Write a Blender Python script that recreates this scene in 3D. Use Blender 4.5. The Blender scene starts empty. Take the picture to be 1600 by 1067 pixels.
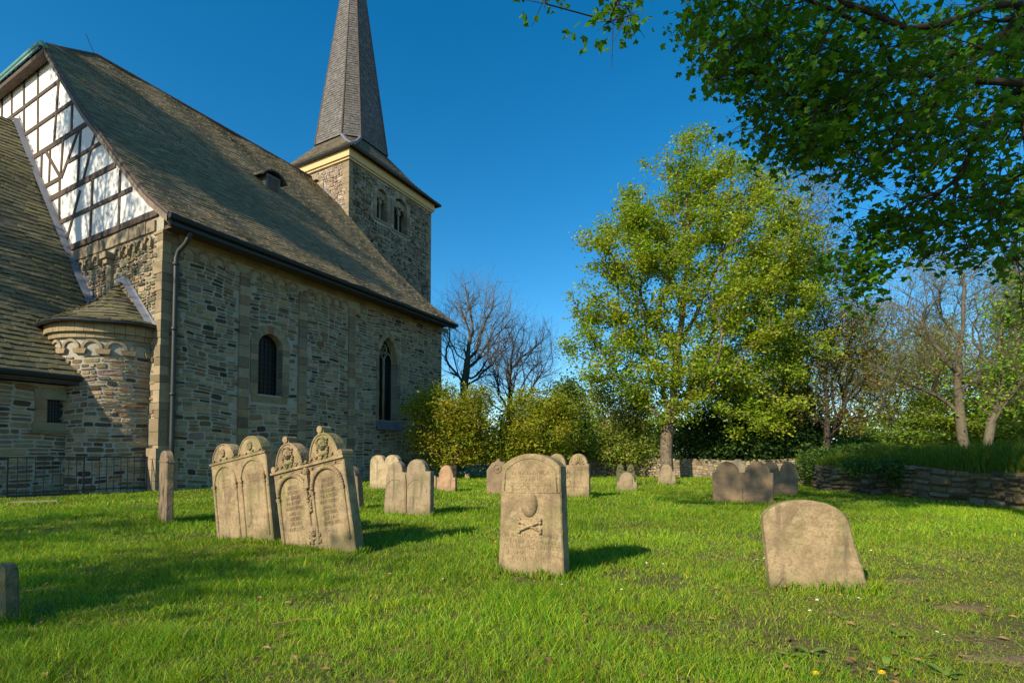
import bpy, bmesh, math, random
import numpy as np
from mathutils import Vector, Matrix
random.seed(7); rng = np.random.default_rng(7)
scn = bpy.context.scene
COL = scn.collection
# ---------------------------------------------------------------- camera model
P = math.radians(2); F = 816.; CX = 800.; CY = 682.5; H = 1.2
def ray(x, y):
    u = (x-CX)/F; v = (CY-y)/F
    return np.array([u, math.cos(P)-v*math.sin(P), math.sin(P)+v*math.cos(P)])
def ground(x, y, z=0.):
    d = ray(x, y); return d*((z-H)/d[2]) + np.array([0, 0, H])
def proj(p):
    p = np.asarray(p, float); Z = p[..., 2]-H
    yc = p[..., 1]*math.cos(P)+Z*math.sin(P); zc = -p[..., 1]*math.sin(P)+Z*math.cos(P)
    return CX+F*p[..., 0]/yc, CY-F*zc/yc
TH = math.radians(28.9)
d1 = np.array([math.sin(TH), math.cos(TH), 0.]); d2 = np.array([-math.cos(TH), math.sin(TH), 0.])
UP = np.array([0, 0, 1.])
C0 = ground(246, 768); C0[2] = 0
def W(s, t, z): return C0+s*d2+t*d1+z*UP
def onplane(x, y, t=None, s=None):
    d = ray(x, y); o = np.array([0, 0, H])
    n, c = (d1, t) if t is not None else (d2, s)
    k = (c+n@C0-n@o)/(n@d); p = o+d*k; q = p-C0
    return (q@d2, p[2]) if t is not None else (q@d1, p[2])
# ---------------------------------------------------------------- objects
def props(o, label=None, cat=None, group=None, kind=None):
    if label: o['label'] = label
    if cat: o['category'] = cat
    if group: o['group'] = group
    if kind: o['kind'] = kind
    return o
def empty(name, loc=(0, 0, 0), rot=(0, 0, 0), **k):
    o = bpy.data.objects.new(name, None); COL.objects.link(o)
    o.location = loc; o.rotation_euler = rot; o.empty_display_size = .2
    return props(o, **k)
def link(name, me, parent=None, **k):
    o = bpy.data.objects.new(name, me); COL.objects.link(o)
    if parent: o.parent = parent
    return props(o, **k)
class MB:
    """collects polygons with a material slot and a colour per vertex"""
    def __init__(s): s.v = []; s.f = []; s.m = []; s.c = []
    def add(s, vs, fs, m=0, c=(1, 1, 1)):
        n = len(s.v); s.v += [tuple(float(a) for a in q) for q in vs]
        s.f += [tuple(i+n for i in q) for q in fs]; s.m += [m]*len(fs); s.c += [c]*len(vs)
    def box(s, o, ax, ay, az, m=0, c=(1, 1, 1)):
        o, ax, ay, az = map(lambda q: np.asarray(q, float), (o, ax, ay, az))
        vs = [o, o+ax, o+ax+ay, o+ay, o+az, o+ax+az, o+ax+ay+az, o+ay+az]
        s.add(vs, [(0, 3, 2, 1), (4, 5, 6, 7), (0, 1, 5, 4), (1, 2, 6, 5), (2, 3, 7, 6), (3, 0, 4, 7)], m, c)
    def prism(s, poly, fn, h0, h1, m=0, c=(1, 1, 1)):
        n = len(poly); vs = [fn(a, b, h0) for a, b in poly]+[fn(a, b, h1) for a, b in poly]
        fs = [tuple(range(n))[::-1], tuple(range(n, 2*n))]+[(i, (i+1) % n, n+(i+1) % n, n+i) for i in range(n)]
        s.add(vs, fs, m, c)
    def tube(s, pts, r, n=6, m=0, c=(1, 1, 1), cap=True):
        pts = [np.asarray(p, float) for p in pts]; k = len(pts)
        if not hasattr(r, '__len__'): r = [r]*k
        vs = []; t0 = None
        for i, p in enumerate(pts):
            t = pts[min(i+1, k-1)]-pts[max(i-1, 0)]; t = t/(np.linalg.norm(t)+1e-9)
            if t0 is None:
                a = np.cross(t, [0, 0, 1.]) if abs(t[2]) < .9 else np.cross(t, [1., 0, 0])
            else: a = t0-t*(t0@t)
            a = a/(np.linalg.norm(a)+1e-9); t0 = a; b = np.cross(t, a)
            for j in range(n):
                g = 2*math.pi*j/n; vs.append(p+r[i]*(math.cos(g)*a+math.sin(g)*b))
        fs = [(i*n+j, i*n+(j+1) % n, (i+1)*n+(j+1) % n, (i+1)*n+j) for i in range(k-1) for j in range(n)]
        if cap: fs += [tuple(range(n))[::-1], tuple(range((k-1)*n, k*n))]
        s.add(vs, fs, m, c)
    def ball(s, o, rx, ry, rz, n=10, k=6, m=0, c=(1, 1, 1)):
        vs = []; fs = []
        for i in range(1, k):
            ph = math.pi*i/k
            for j in range(n):
                g = 2*math.pi*j/n; vs.append((o[0]+rx*math.sin(ph)*math.cos(g), o[1]+ry*math.sin(ph)*math.sin(g), o[2]+rz*math.cos(ph)))
        a = len(vs); vs += [(o[0], o[1], o[2]+rz), (o[0], o[1], o[2]-rz)]
        fs = [(i*n+j, (i+1)*n+j, (i+1)*n+(j+1) % n, i*n+(j+1) % n) for i in range(k-2) for j in range(n)]
        fs += [(a, j, (j+1) % n) for j in range(n)]+[(a+1, (k-2)*n+(j+1) % n, (k-2)*n+j) for j in range(n)]
        s.add(vs, fs, m, c)
    def build(s, name, mats, parent=None, smooth=False, **k):
        me = bpy.data.meshes.new(name); me.from_pydata(s.v, [], s.f)
        for q in (mats if isinstance(mats, (list, tuple)) else [mats]): me.materials.append(q)
        me.polygons.foreach_set('material_index', s.m)
        me.polygons.foreach_set('use_smooth', [bool(smooth)]*len(s.f))
        ca = me.color_attributes.new('Col', 'FLOAT_COLOR', 'POINT')
        arr = np.ones((len(s.v), 4), np.float32); arr[:, :3] = np.array(s.c, np.float32).reshape(-1, 3); ca.data.foreach_set('color', arr.ravel())
        me.update(); return link(name, me, parent, **k)
def npmesh(name, V, loops, starts, cols, mats, midx=None, smooth=False):
    """V (n,3); loops flat vertex indices; starts polygon loop starts"""
    me = bpy.data.meshes.new(name)
    me.vertices.add(len(V)); me.vertices.foreach_set('co', np.asarray(V, np.float32).ravel())
    me.loops.add(len(loops)); me.loops.foreach_set('vertex_index', np.asarray(loops, np.int32))
    me.polygons.add(len(starts)); me.polygons.foreach_set('loop_start', np.asarray(starts, np.int32))
    for q in (mats if isinstance(mats, (list, tuple)) else [mats]): me.materials.append(q)
    if midx is not None: me.polygons.foreach_set('material_index', np.asarray(midx, np.int32))
    me.polygons.foreach_set('use_smooth', np.full(len(starts), bool(smooth)))
    ca = me.color_attributes.new('Col', 'FLOAT_COLOR', 'POINT')
    a = np.ones((len(V), 4), np.float32); a[:, :3] = cols; ca.data.foreach_set('color', a.ravel())
    me.update(calc_edges=True); me.validate(); return me
# ---------------------------------------------------------------- materials
def mat(name, base=(1, 1, 1), rough=.85, useCol=False, noise=(), bump=(), spec=.3, trans=None, metal=0., zb=None):
    """noise: list of (scale, colour, low, high, detail) patches mixed over the base; bump: list of (scale, strength, distance)"""
    m = bpy.data.materials.new(name); m.use_nodes = True; nt = m.node_tree; N = nt.nodes; L = nt.links
    b = N['Principled BSDF']; out = N['Material Output']
    b.inputs['Roughness'].default_value = rough; b.inputs['Specular IOR Level'].default_value = spec; b.inputs['Metallic'].default_value = metal
    rgb = N.new('ShaderNodeRGB'); rgb.outputs[0].default_value = (*base, 1); cur = rgb.outputs[0]
    if useCol:
        at = N.new('ShaderNodeAttribute'); at.attribute_name = 'Col'
        mx = N.new('ShaderNodeMix'); mx.data_type = 'RGBA'; mx.blend_type = 'MULTIPLY'; mx.inputs['Factor'].default_value = 1
        L.new(cur, mx.inputs['A']); L.new(at.outputs['Color'], mx.inputs['B']); cur = mx.outputs['Result']
    geo = N.new('ShaderNodeTexCoord')
    for sc, col, lo, hi, *dt in noise:
        n = N.new('ShaderNodeTexNoise'); n.inputs['Scale'].default_value = sc; n.inputs['Detail'].default_value = dt[0] if dt else 4
        n.inputs['Roughness'].default_value = .62
        if len(dt) > 3:
            mp = N.new('ShaderNodeMapping'); mp.inputs['Scale'].default_value = dt[3]; L.new(geo.outputs['Object'], mp.inputs[0]); L.new(mp.outputs[0], n.inputs['Vector'])
        else: L.new(geo.outputs['Object'], n.inputs['Vector'])
        r = N.new('ShaderNodeMapRange'); r.inputs['From Min'].default_value = lo; r.inputs['From Max'].default_value = hi
        r.inputs['To Max'].default_value = dt[1] if len(dt) > 1 else 1
        L.new(n.outputs['Fac'], r.inputs['Value'])
        mx = N.new('ShaderNodeMix'); mx.data_type = 'RGBA'; L.new(r.outputs[0], mx.inputs['Factor']); L.new(cur, mx.inputs['A'])
        if len(dt) > 2: mx.blend_type = dt[2]
        mx.inputs['B'].default_value = (*col, 1); cur = mx.outputs['Result']
    if zb:          # damp, algae-stained foot of a standing stone
        sx = N.new('ShaderNodeSeparateXYZ'); L.new(geo.outputs['Object'], sx.inputs[0]); n = N.new('ShaderNodeTexNoise'); n.inputs['Scale'].default_value = 7; L.new(geo.outputs['Object'], n.inputs['Vector'])
        a = N.new('ShaderNodeMath'); a.operation = 'MULTIPLY_ADD'; a.inputs[1].default_value = zb[1]; a.inputs[2].default_value = 0; L.new(n.outputs['Fac'], a.inputs[0])
        r = N.new('ShaderNodeMapRange'); L.new(sx.outputs['Z'], r.inputs['Value']); r.inputs['From Min'].default_value = 0; L.new(a.outputs[0], r.inputs['From Max']); r.inputs['To Min'].default_value = .75; r.inputs['To Max'].default_value = 0
        mx = N.new('ShaderNodeMix'); mx.data_type = 'RGBA'; L.new(r.outputs[0], mx.inputs['Factor']); L.new(cur, mx.inputs['A']); mx.inputs['B'].default_value = (*zb[0], 1); cur = mx.outputs['Result']
    L.new(cur, b.inputs['Base Color'])
    prev = None
    for sc, st, dist in bump:
        n = N.new('ShaderNodeTexNoise'); n.inputs['Scale'].default_value = sc; n.inputs['Detail'].default_value = 6
        L.new(geo.outputs['Object'], n.inputs['Vector'])
        bp = N.new('ShaderNodeBump'); bp.inputs['Strength'].default_value = st; bp.inputs['Distance'].default_value = dist
        L.new(n.outputs['Fac'], bp.inputs['Height'])
        if prev: L.new(prev, bp.inputs['Normal'])
        prev = bp.outputs['Normal']
    if prev: L.new(prev, b.inputs['Normal'])
    if trans:
        t = N.new('ShaderNodeBsdfTranslucent'); mx = N.new('ShaderNodeMixShader'); mx.inputs[0].default_value = trans[0]
        mc = N.new('ShaderNodeMix'); mc.data_type = 'RGBA'; mc.blend_type = 'MULTIPLY'; mc.inputs['Factor'].default_value = 1
        L.new(cur, mc.inputs['A']); mc.inputs['B'].default_value = (*trans[1], 1); L.new(mc.outputs['Result'], t.inputs['Color'])
        L.new(b.outputs[0], mx.inputs[1]); L.new(t.outputs[0], mx.inputs[2]); L.new(mx.outputs[0], out.inputs[0])
    return m
M = {}
M['sand'] = mat('sandstone', (.39, .29, .158), .92, False,
    [(3.1, (.17, .12, .065), .44, .60, 7, .75), (1.9, (.21, .20, .07), .50, .62, 6, .8), (18, (.20, .14, .08), .5, .62, 5, .6), (45, (.17, .12, .065), .48, .7, 4, .7), (7, (.46, .36, .22), .56, .72, 6, .7), (3.3, (.10, .08, .055), .60, .72, 8, .8), (120, (.07, .055, .04), .64, .70, 2, .8), (8, (.11, .085, .06), .56, .74, 5, .7, 'MIX', (1, 1, .10))],
    [(5, .5, .03), (38, .55, .012), (160, .4, .004)], zb=((.13, .12, .05), .35))
STREAK = (9, (.07, .06, .05), .55, .72, 5, .8, 'MIX', (1, 1, .10))
for nm, bc in (('sandgrey', (.33, .255, .155)), ('sandpink', (.46, .285, .165)), ('sandpale', (.46, .36, .21))):
    M[nm] = mat('sandstone_'+nm[4:], bc, .92, False, [(3.4, tuple(q*.5 for q in bc), .44, .62, 7, .7), STREAK, (1.6, (.20, .21, .08), .52, .64, 6, .7), (22, tuple(q*.6 for q in bc), .5, .64, 5, .6), (8, (.42, .36, .24), .6, .7, 6, .6)], [(5, .5, .03), (38, .55, .012), (160, .4, .004)], zb=((.10, .11, .045), .5))
M['sanddark'] = mat('weathered_shaded_sandstone', (.27, .19, .11), .93, False,
    [(3, (.13, .10, .07), .4, .65, 6, .9), (1.6, (.17, .17, .07), .5, .75, 5, .7), (60, (.12, .09, .06), .5, .7, 3, .6)],
    [(6, .6, .03), (40, .6, .012)])
M['moss_shade'] = mat('mossy_shaded_stone', (.14, .12, .07), .95, False, [(5, (.06, .08, .02), .4, .6, 5, .9), (14, (.3, .25, .16), .6, .75, 4, .7)], [(12, .8, .04), (60, .5, .01)])
M['rubble'] = mat('rubble_stone', (1, 1, 1), .9, True, [(6, (.5, .5, .45), .45, .75, 6, .7, 'MULTIPLY'), (1.2, (.8, .82, .66), .45, .7, 4, .7, 'MULTIPLY'), (40, (.7, .65, .6), .5, .7, 4, .7, 'MULTIPLY')], [(14, .7, .03), (70, .5, .01)])
M['mortar'] = mat('lime_mortar', (.43, .40, .31), .95, False, [(1.5, (.33, .31, .24), .3, .8, 6, .9), (30, (.25, .23, .18), .5, .7, 3, .7), (11, (.22, .21, .16), .5, .7, 5, .6)])
M['ashlar'] = mat('ashlar_stone', (.34, .275, .18), .9, True, [(2.5, (.6, .6, .5), .4, .75, 6, .8, 'MULTIPLY'), (25, (.7, .7, .62), .5, .7, 4, .8, 'MULTIPLY')], [(18, .5, .02), (80, .4, .006)])
M['cream'] = mat('cream_cornice', (.62, .46, .22), .8, False, [(4, (.45, .34, .17), .5, .75, 5, .7)], [(20, .3, .01)])
M['plaster'] = mat('white_plaster', (.80, .78, .72), .9, False, [(1.2, (.66, .64, .58), .5, .8, 5, .8), (8, (.6, .58, .53), .62, .8, 4, .5)], [(10, .3, .02), (60, .2, .006)])
M['timber'] = mat('grey_timber', (.085, .062, .048), .9, False, [(8, (.14, .11, .09), .45, .7, 5, .8)], [(30, .6, .01)])
M['board'] = mat('weathered_board', (.20, .16, .12), .9, False, [(5, (.10, .08, .06), .45, .7, 5, .8)], [(25, .5, .01)])
M['slate'] = mat('roof_slate', (1, 1, 1), .7, True, [(.35, (.8, .82, .66), .35, .75, 5, .8, 'MULTIPLY'), (9, (.72, .72, .68), .5, .75, 4, .8, 'MULTIPLY')], [(20, .5, .01)], .35)
M['lead'] = mat('lead_flashing', (.16, .17, .195), .5, False, [(6, (.18, .19, .22), .45, .7, 5, .7)], [(12, .4, .02)], .5)
M['copper'] = mat('verdigris_copper', (.13, .30, .24), .55, False, [(7, (.08, .12, .10), .45, .7, 5, .7)], [(12, .2, .01)], .5)
M['black'] = mat('black_metal', (.012, .015, .014), .45, spec=.5)
M['pipe'] = mat('grey_green_pipe', (.03, .038, .034), .5, False, [(5, (.03, .04, .035), .45, .7)], spec=.5)
M['glass'] = mat('dark_leaded_glass', (.008, .009, .010), .3, False, spec=.25)
M['dark'] = mat('belfry_dark', (.015, .013, .012), .9)
M['barkA'] = mat('ridged_bark', (.20, .155, .10), .95, False, [(9, (.07, .055, .04), .42, .6, 5, .9), (3, (.20, .21, .10), .55, .75, 4, .7)], [(14, .9, .08), (50, .5, .02)])
M['barkB'] = mat('grey_bark', (.14, .122, .078), .95, False, [(6, (.10, .08, .06), .45, .65, 5, .9)], [(18, .7, .04)])
M['barkC'] = mat('dark_bark', (.045, .035, .025), .95, False, [(6, (.09, .07, .05), .5, .7, 5, .9)], [(18, .7, .03)])
LT = lambda n, c, t=.35: mat(n, c, .5, True, spec=.25, trans=(t, (1.2, 1.25, .6)))
M['leafY'] = LT('young_leaf', (.31, .395, .03), .45)
M['leafG'] = LT('green_leaf', (.17, .26, .03), .4)
M['leafD'] = LT('dark_leaf', (.045, .10, .02), .2)
M['leafO'] = LT('bronze_leaf', (.29, .27, .05), .4)
M['leafM'] = LT('maple_leaf', (.085, .21, .014), .45)
M['grass'] = LT('grass_blade', (.195, .345, .015), .35)
M['weed'] = LT('weed_leaf', (.20, .31, .05), .3)
M['soil'] = mat('turf_soil', (.11, .10, .03), .95, False, [(1.2, (.17, .12, .065), .5, .64, 6), (9, (.24, .17, .10), .55, .72, 5, .7), (45, (.06, .045, .02), .5, .7, 4, .6)], [(20, .8, .05), (90, .6, .02)])
M['dirt'] = mat('bare_earth', (.22, .15, .085), .95, False, [(6, (.19, .12, .07), .4, .65, 6, .8), (30, (.34, .25, .15), .58, .72, 4, .6), (2, (.16, .17, .05), .55, .7, 5, .7)], [(15, .7, .03), (70, .7, .015)])
M['white'] = mat('petal_white', (.85, .85, .83), .6)
M['yellow'] = mat('petal_yellow', (.85, .55, .01), .6)
M['stem'] = mat('flower_stem', (.12, .2, .03), .6)
M['dry'] = mat('dry_leaf', (.27, .18, .075), .8, True)
# ---------------------------------------------------------------- masonry and slates
PAL = np.array([(.36, .29, .18), (.30, .25, .155), (.25, .235, .15), (.21, .205, .14), (.40, .31, .21), (.17, .12, .07), (.27, .18, .10), (.075, .06, .045), (.055, .05, .04), (.20, .16, .15), (.13, .125, .095), (.33, .29, .21)])
PAL = PAL*np.array([1.06, 1., .90])
PW = np.array([3.2, 3.4, 3.6, 3, 1.8, 3, 2.2, 1.9, 1.2, 1.8, 3, 2.2]); PW = PW/PW.sum()
def split_rects(u0, u1, z0, z1, wmax, hmax, wmin, hmin, inside):
    out = []; st = [(u0, u1, z0, z1)]
    while st:
        a, b, c, d = st.pop(); w = b-a; h = d-c
        big_w = w > wmax*random.uniform(.45, 1.1); big_h = h > hmax*random.uniform(.4, 1.1)
        if big_h and (h/hmax > w/wmax*random.uniform(.5, 1.0) or not big_w):
            if h > 2*hmin: k = c+h*random.uniform(.36, .64); st += [(a, b, c, k), (a, b, k, d)]; continue
        if big_w and w > 2*wmin: k = a+w*random.uniform(.36, .64); st += [(a, k, c, d), (k, b, c, d)]; continue
        if inside((a+b)/2, (c+d)/2): out.append((a, b, c, d))
    return np.array(out)
def stones_mesh(mb_base, name, rects, fn, parent, warp=.05, prot=.03, gap=.012, pal=PAL, pw=PW, **k):
    """fn(u,z,h) vectorised -> xyz; base MB holds the mortar body; returns one mesh"""
    R = rects; n = len(R); cu = (R[:, 0]+R[:, 1])/2; cz = (R[:, 2]+R[:, 3])/2
    gp = gap*rng.uniform(.5, 1.8, (n, 2)); hw = (R[:, 1]-R[:, 0])/2-gp[:, 0]; hh = (R[:, 3]-R[:, 2])/2-gp[:, 1]
    hw = np.maximum(hw, .02); hh = np.maximum(hh, .015)
    K = 10; ang = (np.arange(K)+.5)*2*math.pi/K
    e = .42; cx = np.sign(np.cos(ang))*np.abs(np.cos(ang))**e; cz_ = np.sign(np.sin(ang))*np.abs(np.sin(ang))**e
    jit = rng.uniform(.86, 1.03, (n, K)); jit2 = rng.uniform(.86, 1.03, (n, K))
    pr = prot*rng.uniform(.25, 1.2, n); rings = []
    for sc, hf in ((1.0, -.01), (.95, .75), (.80, 1.0)):
        U = cu[:, None]+(hw[:, None]*cx[None]*jit)*(1 if sc == 1 else 1)-(1-sc)*np.minimum(hw, hh)[:, None]*cx[None]
        Z = cz[:, None]+(hh[:, None]*cz_[None]*jit2)-(1-sc)*np.minimum(hw, hh)[:, None]*cz_[None]
        hgt = (pr*hf)[:, None]*np.ones(K) if hf > 0 else np.full((n, K), hf)
        if hf == 1.0: hgt = hgt*rng.uniform(.8, 1.25, (n, K))
        Z = Z+warp*(np.sin(U*1.1+1)+.6*np.sin(U*2.7+Z*1.3)); U = U+warp*.7*np.sin(Z*3.1+U*.7)
        rings.append(np.stack(fn(U, Z, hgt), -1))
    V = np.stack(rings, 1).reshape(-1, 3); base = (np.arange(n)*3*K)[:, None]
    j = np.arange(K); j2 = (j+1) % K; q = []
    for r in (0, 1): q.append(np.stack([base+r*K+j, base+r*K+j2, base+(r+1)*K+j2, base+(r+1)*K+j], -1).reshape(-1, 4))
    Q = np.concatenate(q); T = base+2*K+j
    loops = np.concatenate([Q.ravel(), T.ravel()]); starts = np.concatenate([np.arange(len(Q))*4, len(Q)*4+np.arange(n)*K])
    ci = rng.choice(len(pal), n, p=pw); c = np.asarray(pal)[ci]*rng.uniform(.8, 1.2, (n, 1)); c = np.repeat(c, 3*K, 0)
    # append mortar body
    nb = len(V); V2 = np.array(mb_base.v).reshape(-1, 3); bl = []; bs = []; o = len(loops)
    for f in mb_base.f: bs.append(o+len(bl)); bl += [i+nb for i in f]
    V = np.concatenate([V, V2]); loops = np.concatenate([loops, bl]) if bl else loops; starts = np.concatenate([starts, bs]) if bs else starts
    c = np.concatenate([c, np.ones((len(V2), 3))]); mi = np.concatenate([np.zeros(len(Q)+n, int), np.ones(len(bs), int)])
    me = npmesh(name, V, loops.astype(int), starts.astype(int), c, [M['rubble'], M['mortar']], mi)
    return link(name, me, parent, **k)
def slates(name, fn, ulen, vlen, course, width, parent, keep=None, pal=((.13, .115, .08),), jitter=.5, thick=.014, lift=.02, mb=None, umax=None, build=True, **k):
    """fn(u,v)->(point, normal); v runs up the slope; rows of overlapping slates, each with its own tint"""
    mb = mb or MB(); rows = int(vlen/course)+1
    for r in range(rows):
        v0 = r*course; v1 = min(v0+course*1.35, vlen+.02); U = umax(v0) if umax else (0, ulen)
        u = U[0]-random.uniform(0, width)
        while u < U[1]:
            w = width*random.uniform(.75, 1.25); a = max(u, U[0]); b = min(u+w, U[1]); u += w
            if b-a < .03: continue
            if keep and not keep((a+b)/2, v0): continue
            dv = course*.07*random.uniform(-1, 1)*jitter; l = lift*random.uniform(.7, 1.6); g = .004
            (p0, n0), (p1, n1) = fn(a+g, v0+dv), fn(b-g, v0+dv*.2)
            (p2, n2), (p3, n3) = fn(b-g, v1), fn(a+g, v1)
            c = (np.array(random.choice(pal))*.5+np.mean(pal, 0)*.5)*random.uniform(.84, 1.16)
            e0 = random.uniform(0, .01)*jitter
            vs = [p0+n0*(l+e0), p1+n1*l, p2+n2*.003, p3+n3*.003, p0+n0*(l-thick+e0), p1+n1*(l-thick)]
            mb.add(vs, [(0, 1, 2, 3), (4, 5, 1, 0), (4, 0, 3), (1, 5, 2)], 0, tuple(c))
    return mb.build(name, M['slate'], parent, **k) if build else mb
# ================================================================ CHURCH
church = empty('church', W(0, 0, 0), label='stone village church with half-timbered gable, slate roofs and a tower with a pointed spire', cat='church')
church.rotation_euler = (0, 0, 0)

def cpart(o): # church children keep world coordinates
    o.parent = church; o.matrix_parent_inverse = Matrix.Translation(-Vector(church.location)); return o
EAVE = [(-.95, 8.85), (.3, 9.72), (1.2, 10.5), (2.5, 11.72), (5, 14.08), (7.8, 17.1), (8.73, 18.2)]
SR, ZR = 11.5, 20.8
PROF = EAVE+[(SR, ZR)]
def prof_z(s):
    for (a, za), (b, zb) in zip(PROF, PROF[1:]):
        if s <= b: return za+(zb-za)*(s-a)/(b-a)
    return ZR
TL = 15.5; T0 = -.35; TV = 15.62; WD = 2*SR
# cumulative length along profile
cum = [0]
for (a, za), (b, zb) in zip(PROF, PROF[1:]): cum.append(cum[-1]+math.hypot(b-a, zb-za))
def prof_at(v):
    for i in range(len(PROF)-1):
        if v <= cum[i+1] or i == len(PROF)-2:
            f = (v-cum[i])/(cum[i+1]-cum[i]); a, za = PROF[i]; b, zb = PROF[i+1]
            sl = np.array([-(zb-za), (b-a)]); sl = sl/np.hypot(*sl)   # normal (s,z)
            return a+(b-a)*f, za+(zb-za)*f, sl
SAG = lambda t, v: .04*math.sin(t*.9+v*.5)+.03*math.sin(t*2.3+1)
# hip: ridge starts at (s=SR) t_h ; verge at s=8.73 t=T0
TR0 = 2.55
def nave_fn(u, v):
    s, z, n = prof_at(v); nn = n[0]*d2+n[1]*UP
    return W(s, T0+u, z)+nn*(.05+SAG(u, v)), nn
def nave_u(v):
    s, z, n = prof_at(v)
    if s > 8.73: return ((TR0-T0)*(s-8.73)/(SR-8.73), TV-T0 if s < 7.8 else TL-T0)
    return (0, TV-T0 if s < 7.8 else TL-.02-T0)
NP = [(.215, .155, .08), (.18, .14, .072), (.25, .185, .095), (.15, .12, .068), (.20, .16, .065), (.28, .21, .115)]
cpart(slates('nave_roof_slates', nave_fn, 16, cum[-1], .22, .28, None, pal=NP, umax=nave_u, thick=.017, lift=.024, jitter=.25))
# hip face slates (towards the viewer, above gutter)
def hip_fn(u, v):
    f = v/3.88; s = 8.73+(SR-8.73)*f; p = W(s+u*1.0, T0+(TR0-T0)*f, 18.2+(ZR-18.2)*f); n = -d1*.6+UP*.8
    return p, n
cpart(slates('half_hip_slates', hip_fn, 3, 3.85, .21, .27, None, pal=NP, umax=lambda v: (0, 2*(SR-8.73)*(1-v/3.9))))
# roof body under the slates
mb = MB(); prof2 = PROF+[(WD-s, z) for s, z in PROF[::-1][1:]]
def PR(a, b, h): return W(a, h, b)
under = [(s, z-.22) for s, z in prof2[::-1]]
ul = [(s, z) for s, z in prof2 if s <= 8.74 or s >= WD-8.74]
mb.prism([(s, z-.01) for s, z in ul]+[(s, z) for s, z in under if s <= 8.74 or s >= WD-8.74], PR, T0, TR0, 0)
mb.prism([(s, z-.01) for s, z in prof2]+under, PR, TR0+.001, TL-.03, 0)
mb.add([W(8.73, T0, 18.19), W(WD-8.73, T0, 18.19), W(SR, TR0, ZR-.01)], [(0, 1, 2)])
mb.add([W(8.73, T0, 18.19), W(SR, TR0, ZR-.01), W(8.73, TR0, 18.19)], [(0, 1, 2)])
cpart(mb.build('nave_roof_body', M['board']))
# verge board and lead strip on the near rake, half-hip gutter, ridge
mb = MB()
for (a, za), (b, zb) in zip(EAVE, EAVE[1:]):
    mb.add([W(a, T0-.05, za-.18), W(b, T0-.05, zb-.18), W(b, T0-.05, zb+.03), W(a, T0-.05, za+.03), W(a, T0-.003, za-.18), W(b, T0-.003, zb-.18), W(b, T0-.003, zb+.03), W(a, T0-.003, za+.03)],
           [(0, 1, 2, 3), (4, 7, 6, 5), (3, 2, 6, 7), (0, 4, 5, 1)], 0)
cpart(mb.build('verge_board', M['board']))
mb = MB()
for (a, za), (b, zb) in zip(EAVE, EAVE[1:]):
    mb.tube([W(a, T0+.02, za+.1), W(b, T0+.02, zb+.1)], .06, 6)
mb.tube([W(8.73, T0, 18.27), W(SR, TR0, ZR+.08)], .07, 6)
for k in range(40):
    t = TR0+(TL-TR0)*k/40; mb.tube([W(SR, t, ZR+.07), W(SR, t+.37, ZR+.085)], .1, 6)
cpart(mb.build('ridge_tiles', M['timber']))
mb = MB(); mb.tube([W(8.35, T0-.06, 17.95), W(8.6, T0-.1, 18.2), W(8.9, T0-.12, 18.24), W(14.4, T0-.12, 18.2)], .10, 8)
mb.box(W(8.75, T0-.16, 18.02), d2*5.6, d1*.03, UP*.16)
cpart(mb.build('copper_gutter', M['copper'], smooth=True))
mb = MB(); mb.box(W(8.6, T0-.08, 17.8), d2*5.8, d1*.30, UP*.2, 0); cpart(mb.build('soffit_board', M['timber']))
mb = MB(); mb.tube([W(SR, TR0, ZR), W(SR+.55, TR0-.2, ZR+1.2)], .018, 4); cpart(mb.build('lightning_rod', M['black']))
# eave gutter, fascia
mb = MB(); mb.box(W(-.75, T0+.1, 8.62), -d2*.22, d1*(TV-T0-.1), UP*.2, 0)
mb.tube([W(-1.05, T0-.02, 8.86), W(-1.05, TV, 8.78)], .1, 8, 0)
cpart(mb.build('eave_gutter', M['black']))
mb = MB(); mb.box(W(-.02, .02, 8.75), -d2*.75, d1*(TL-.05), UP*.12, 0); cpart(mb.build('eave_soffit', M['timber']))
# nave south wall -----------------------------------------------------------
WIN1 = (3.54, 4.64, 3.6, 6.05); WIN2 = (10.25, 11.6, 2.98, 7.3)
def in_round(t, z, w, pad=0):
    a, b, c, d = w; r = (b-a)/2; m = (a+b)/2
    return (a-pad < t < b+pad and c-pad < z < d-r) or (z >= d-r and math.hypot(t-m, z-(d-r)) < r+pad)
def in_point(t, z, w, pad=0):
    a, b, c, d = w; hw = (b-a)/2; sp = d-hw*1.7; m = (a+b)/2
    if c-pad < z <= sp: return a-pad < t < b+pad
    R = 2*hw*1.0
    return z > sp and math.hypot(t-a, (z-sp)*.96) < R+pad and math.hypot(t-b, (z-sp)*.96) < R+pad
def south_ok(t, z):
    if in_round(t, z, WIN1, .42) or in_point(t, z, WIN2, .12): return False
    for l in (2.92, 5.6, 8.38): 
        if abs(t-l) < .24 and z < 8.2: return False
    if t < .42 or t > TL-.02: return False
    return z < 8.15 or t > 8.7
def sfn(U, Z, h):
    return tuple(C0[i]+d1[i]*U-d2[i]*h+UP[i]*Z for i in range(3))
def wall_body(mb, s0, segs, m=0):
    for a, b, z0, z1 in segs: mb.box(W(s0+.6, a, z0), -d2*.6, d1*(b-a), UP*(z1-z0), m)
mb = MB()
wall_body(mb, 0, [(0, 3.54, 0, 8.75), (3.54, 4.64, 0, 3.6), (3.54, 4.64, 6.1, 8.75), (4.64, 10.25, 0, 8.75), (10.25, 11.6, 0, 2.98), (10.25, 11.6, 7.3, 8.75), (11.6, TL, 0, 8.75)])
ns = split_rects(.02, TL, 0, 8.72, .85, .30, .2, .08, south_ok)
nave_wall = cpart(stones_mesh(mb, 'nave_wall', ns, sfn, None))
def sp3(s): return lambda a, b, h: W(s-h, a, b)
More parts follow.
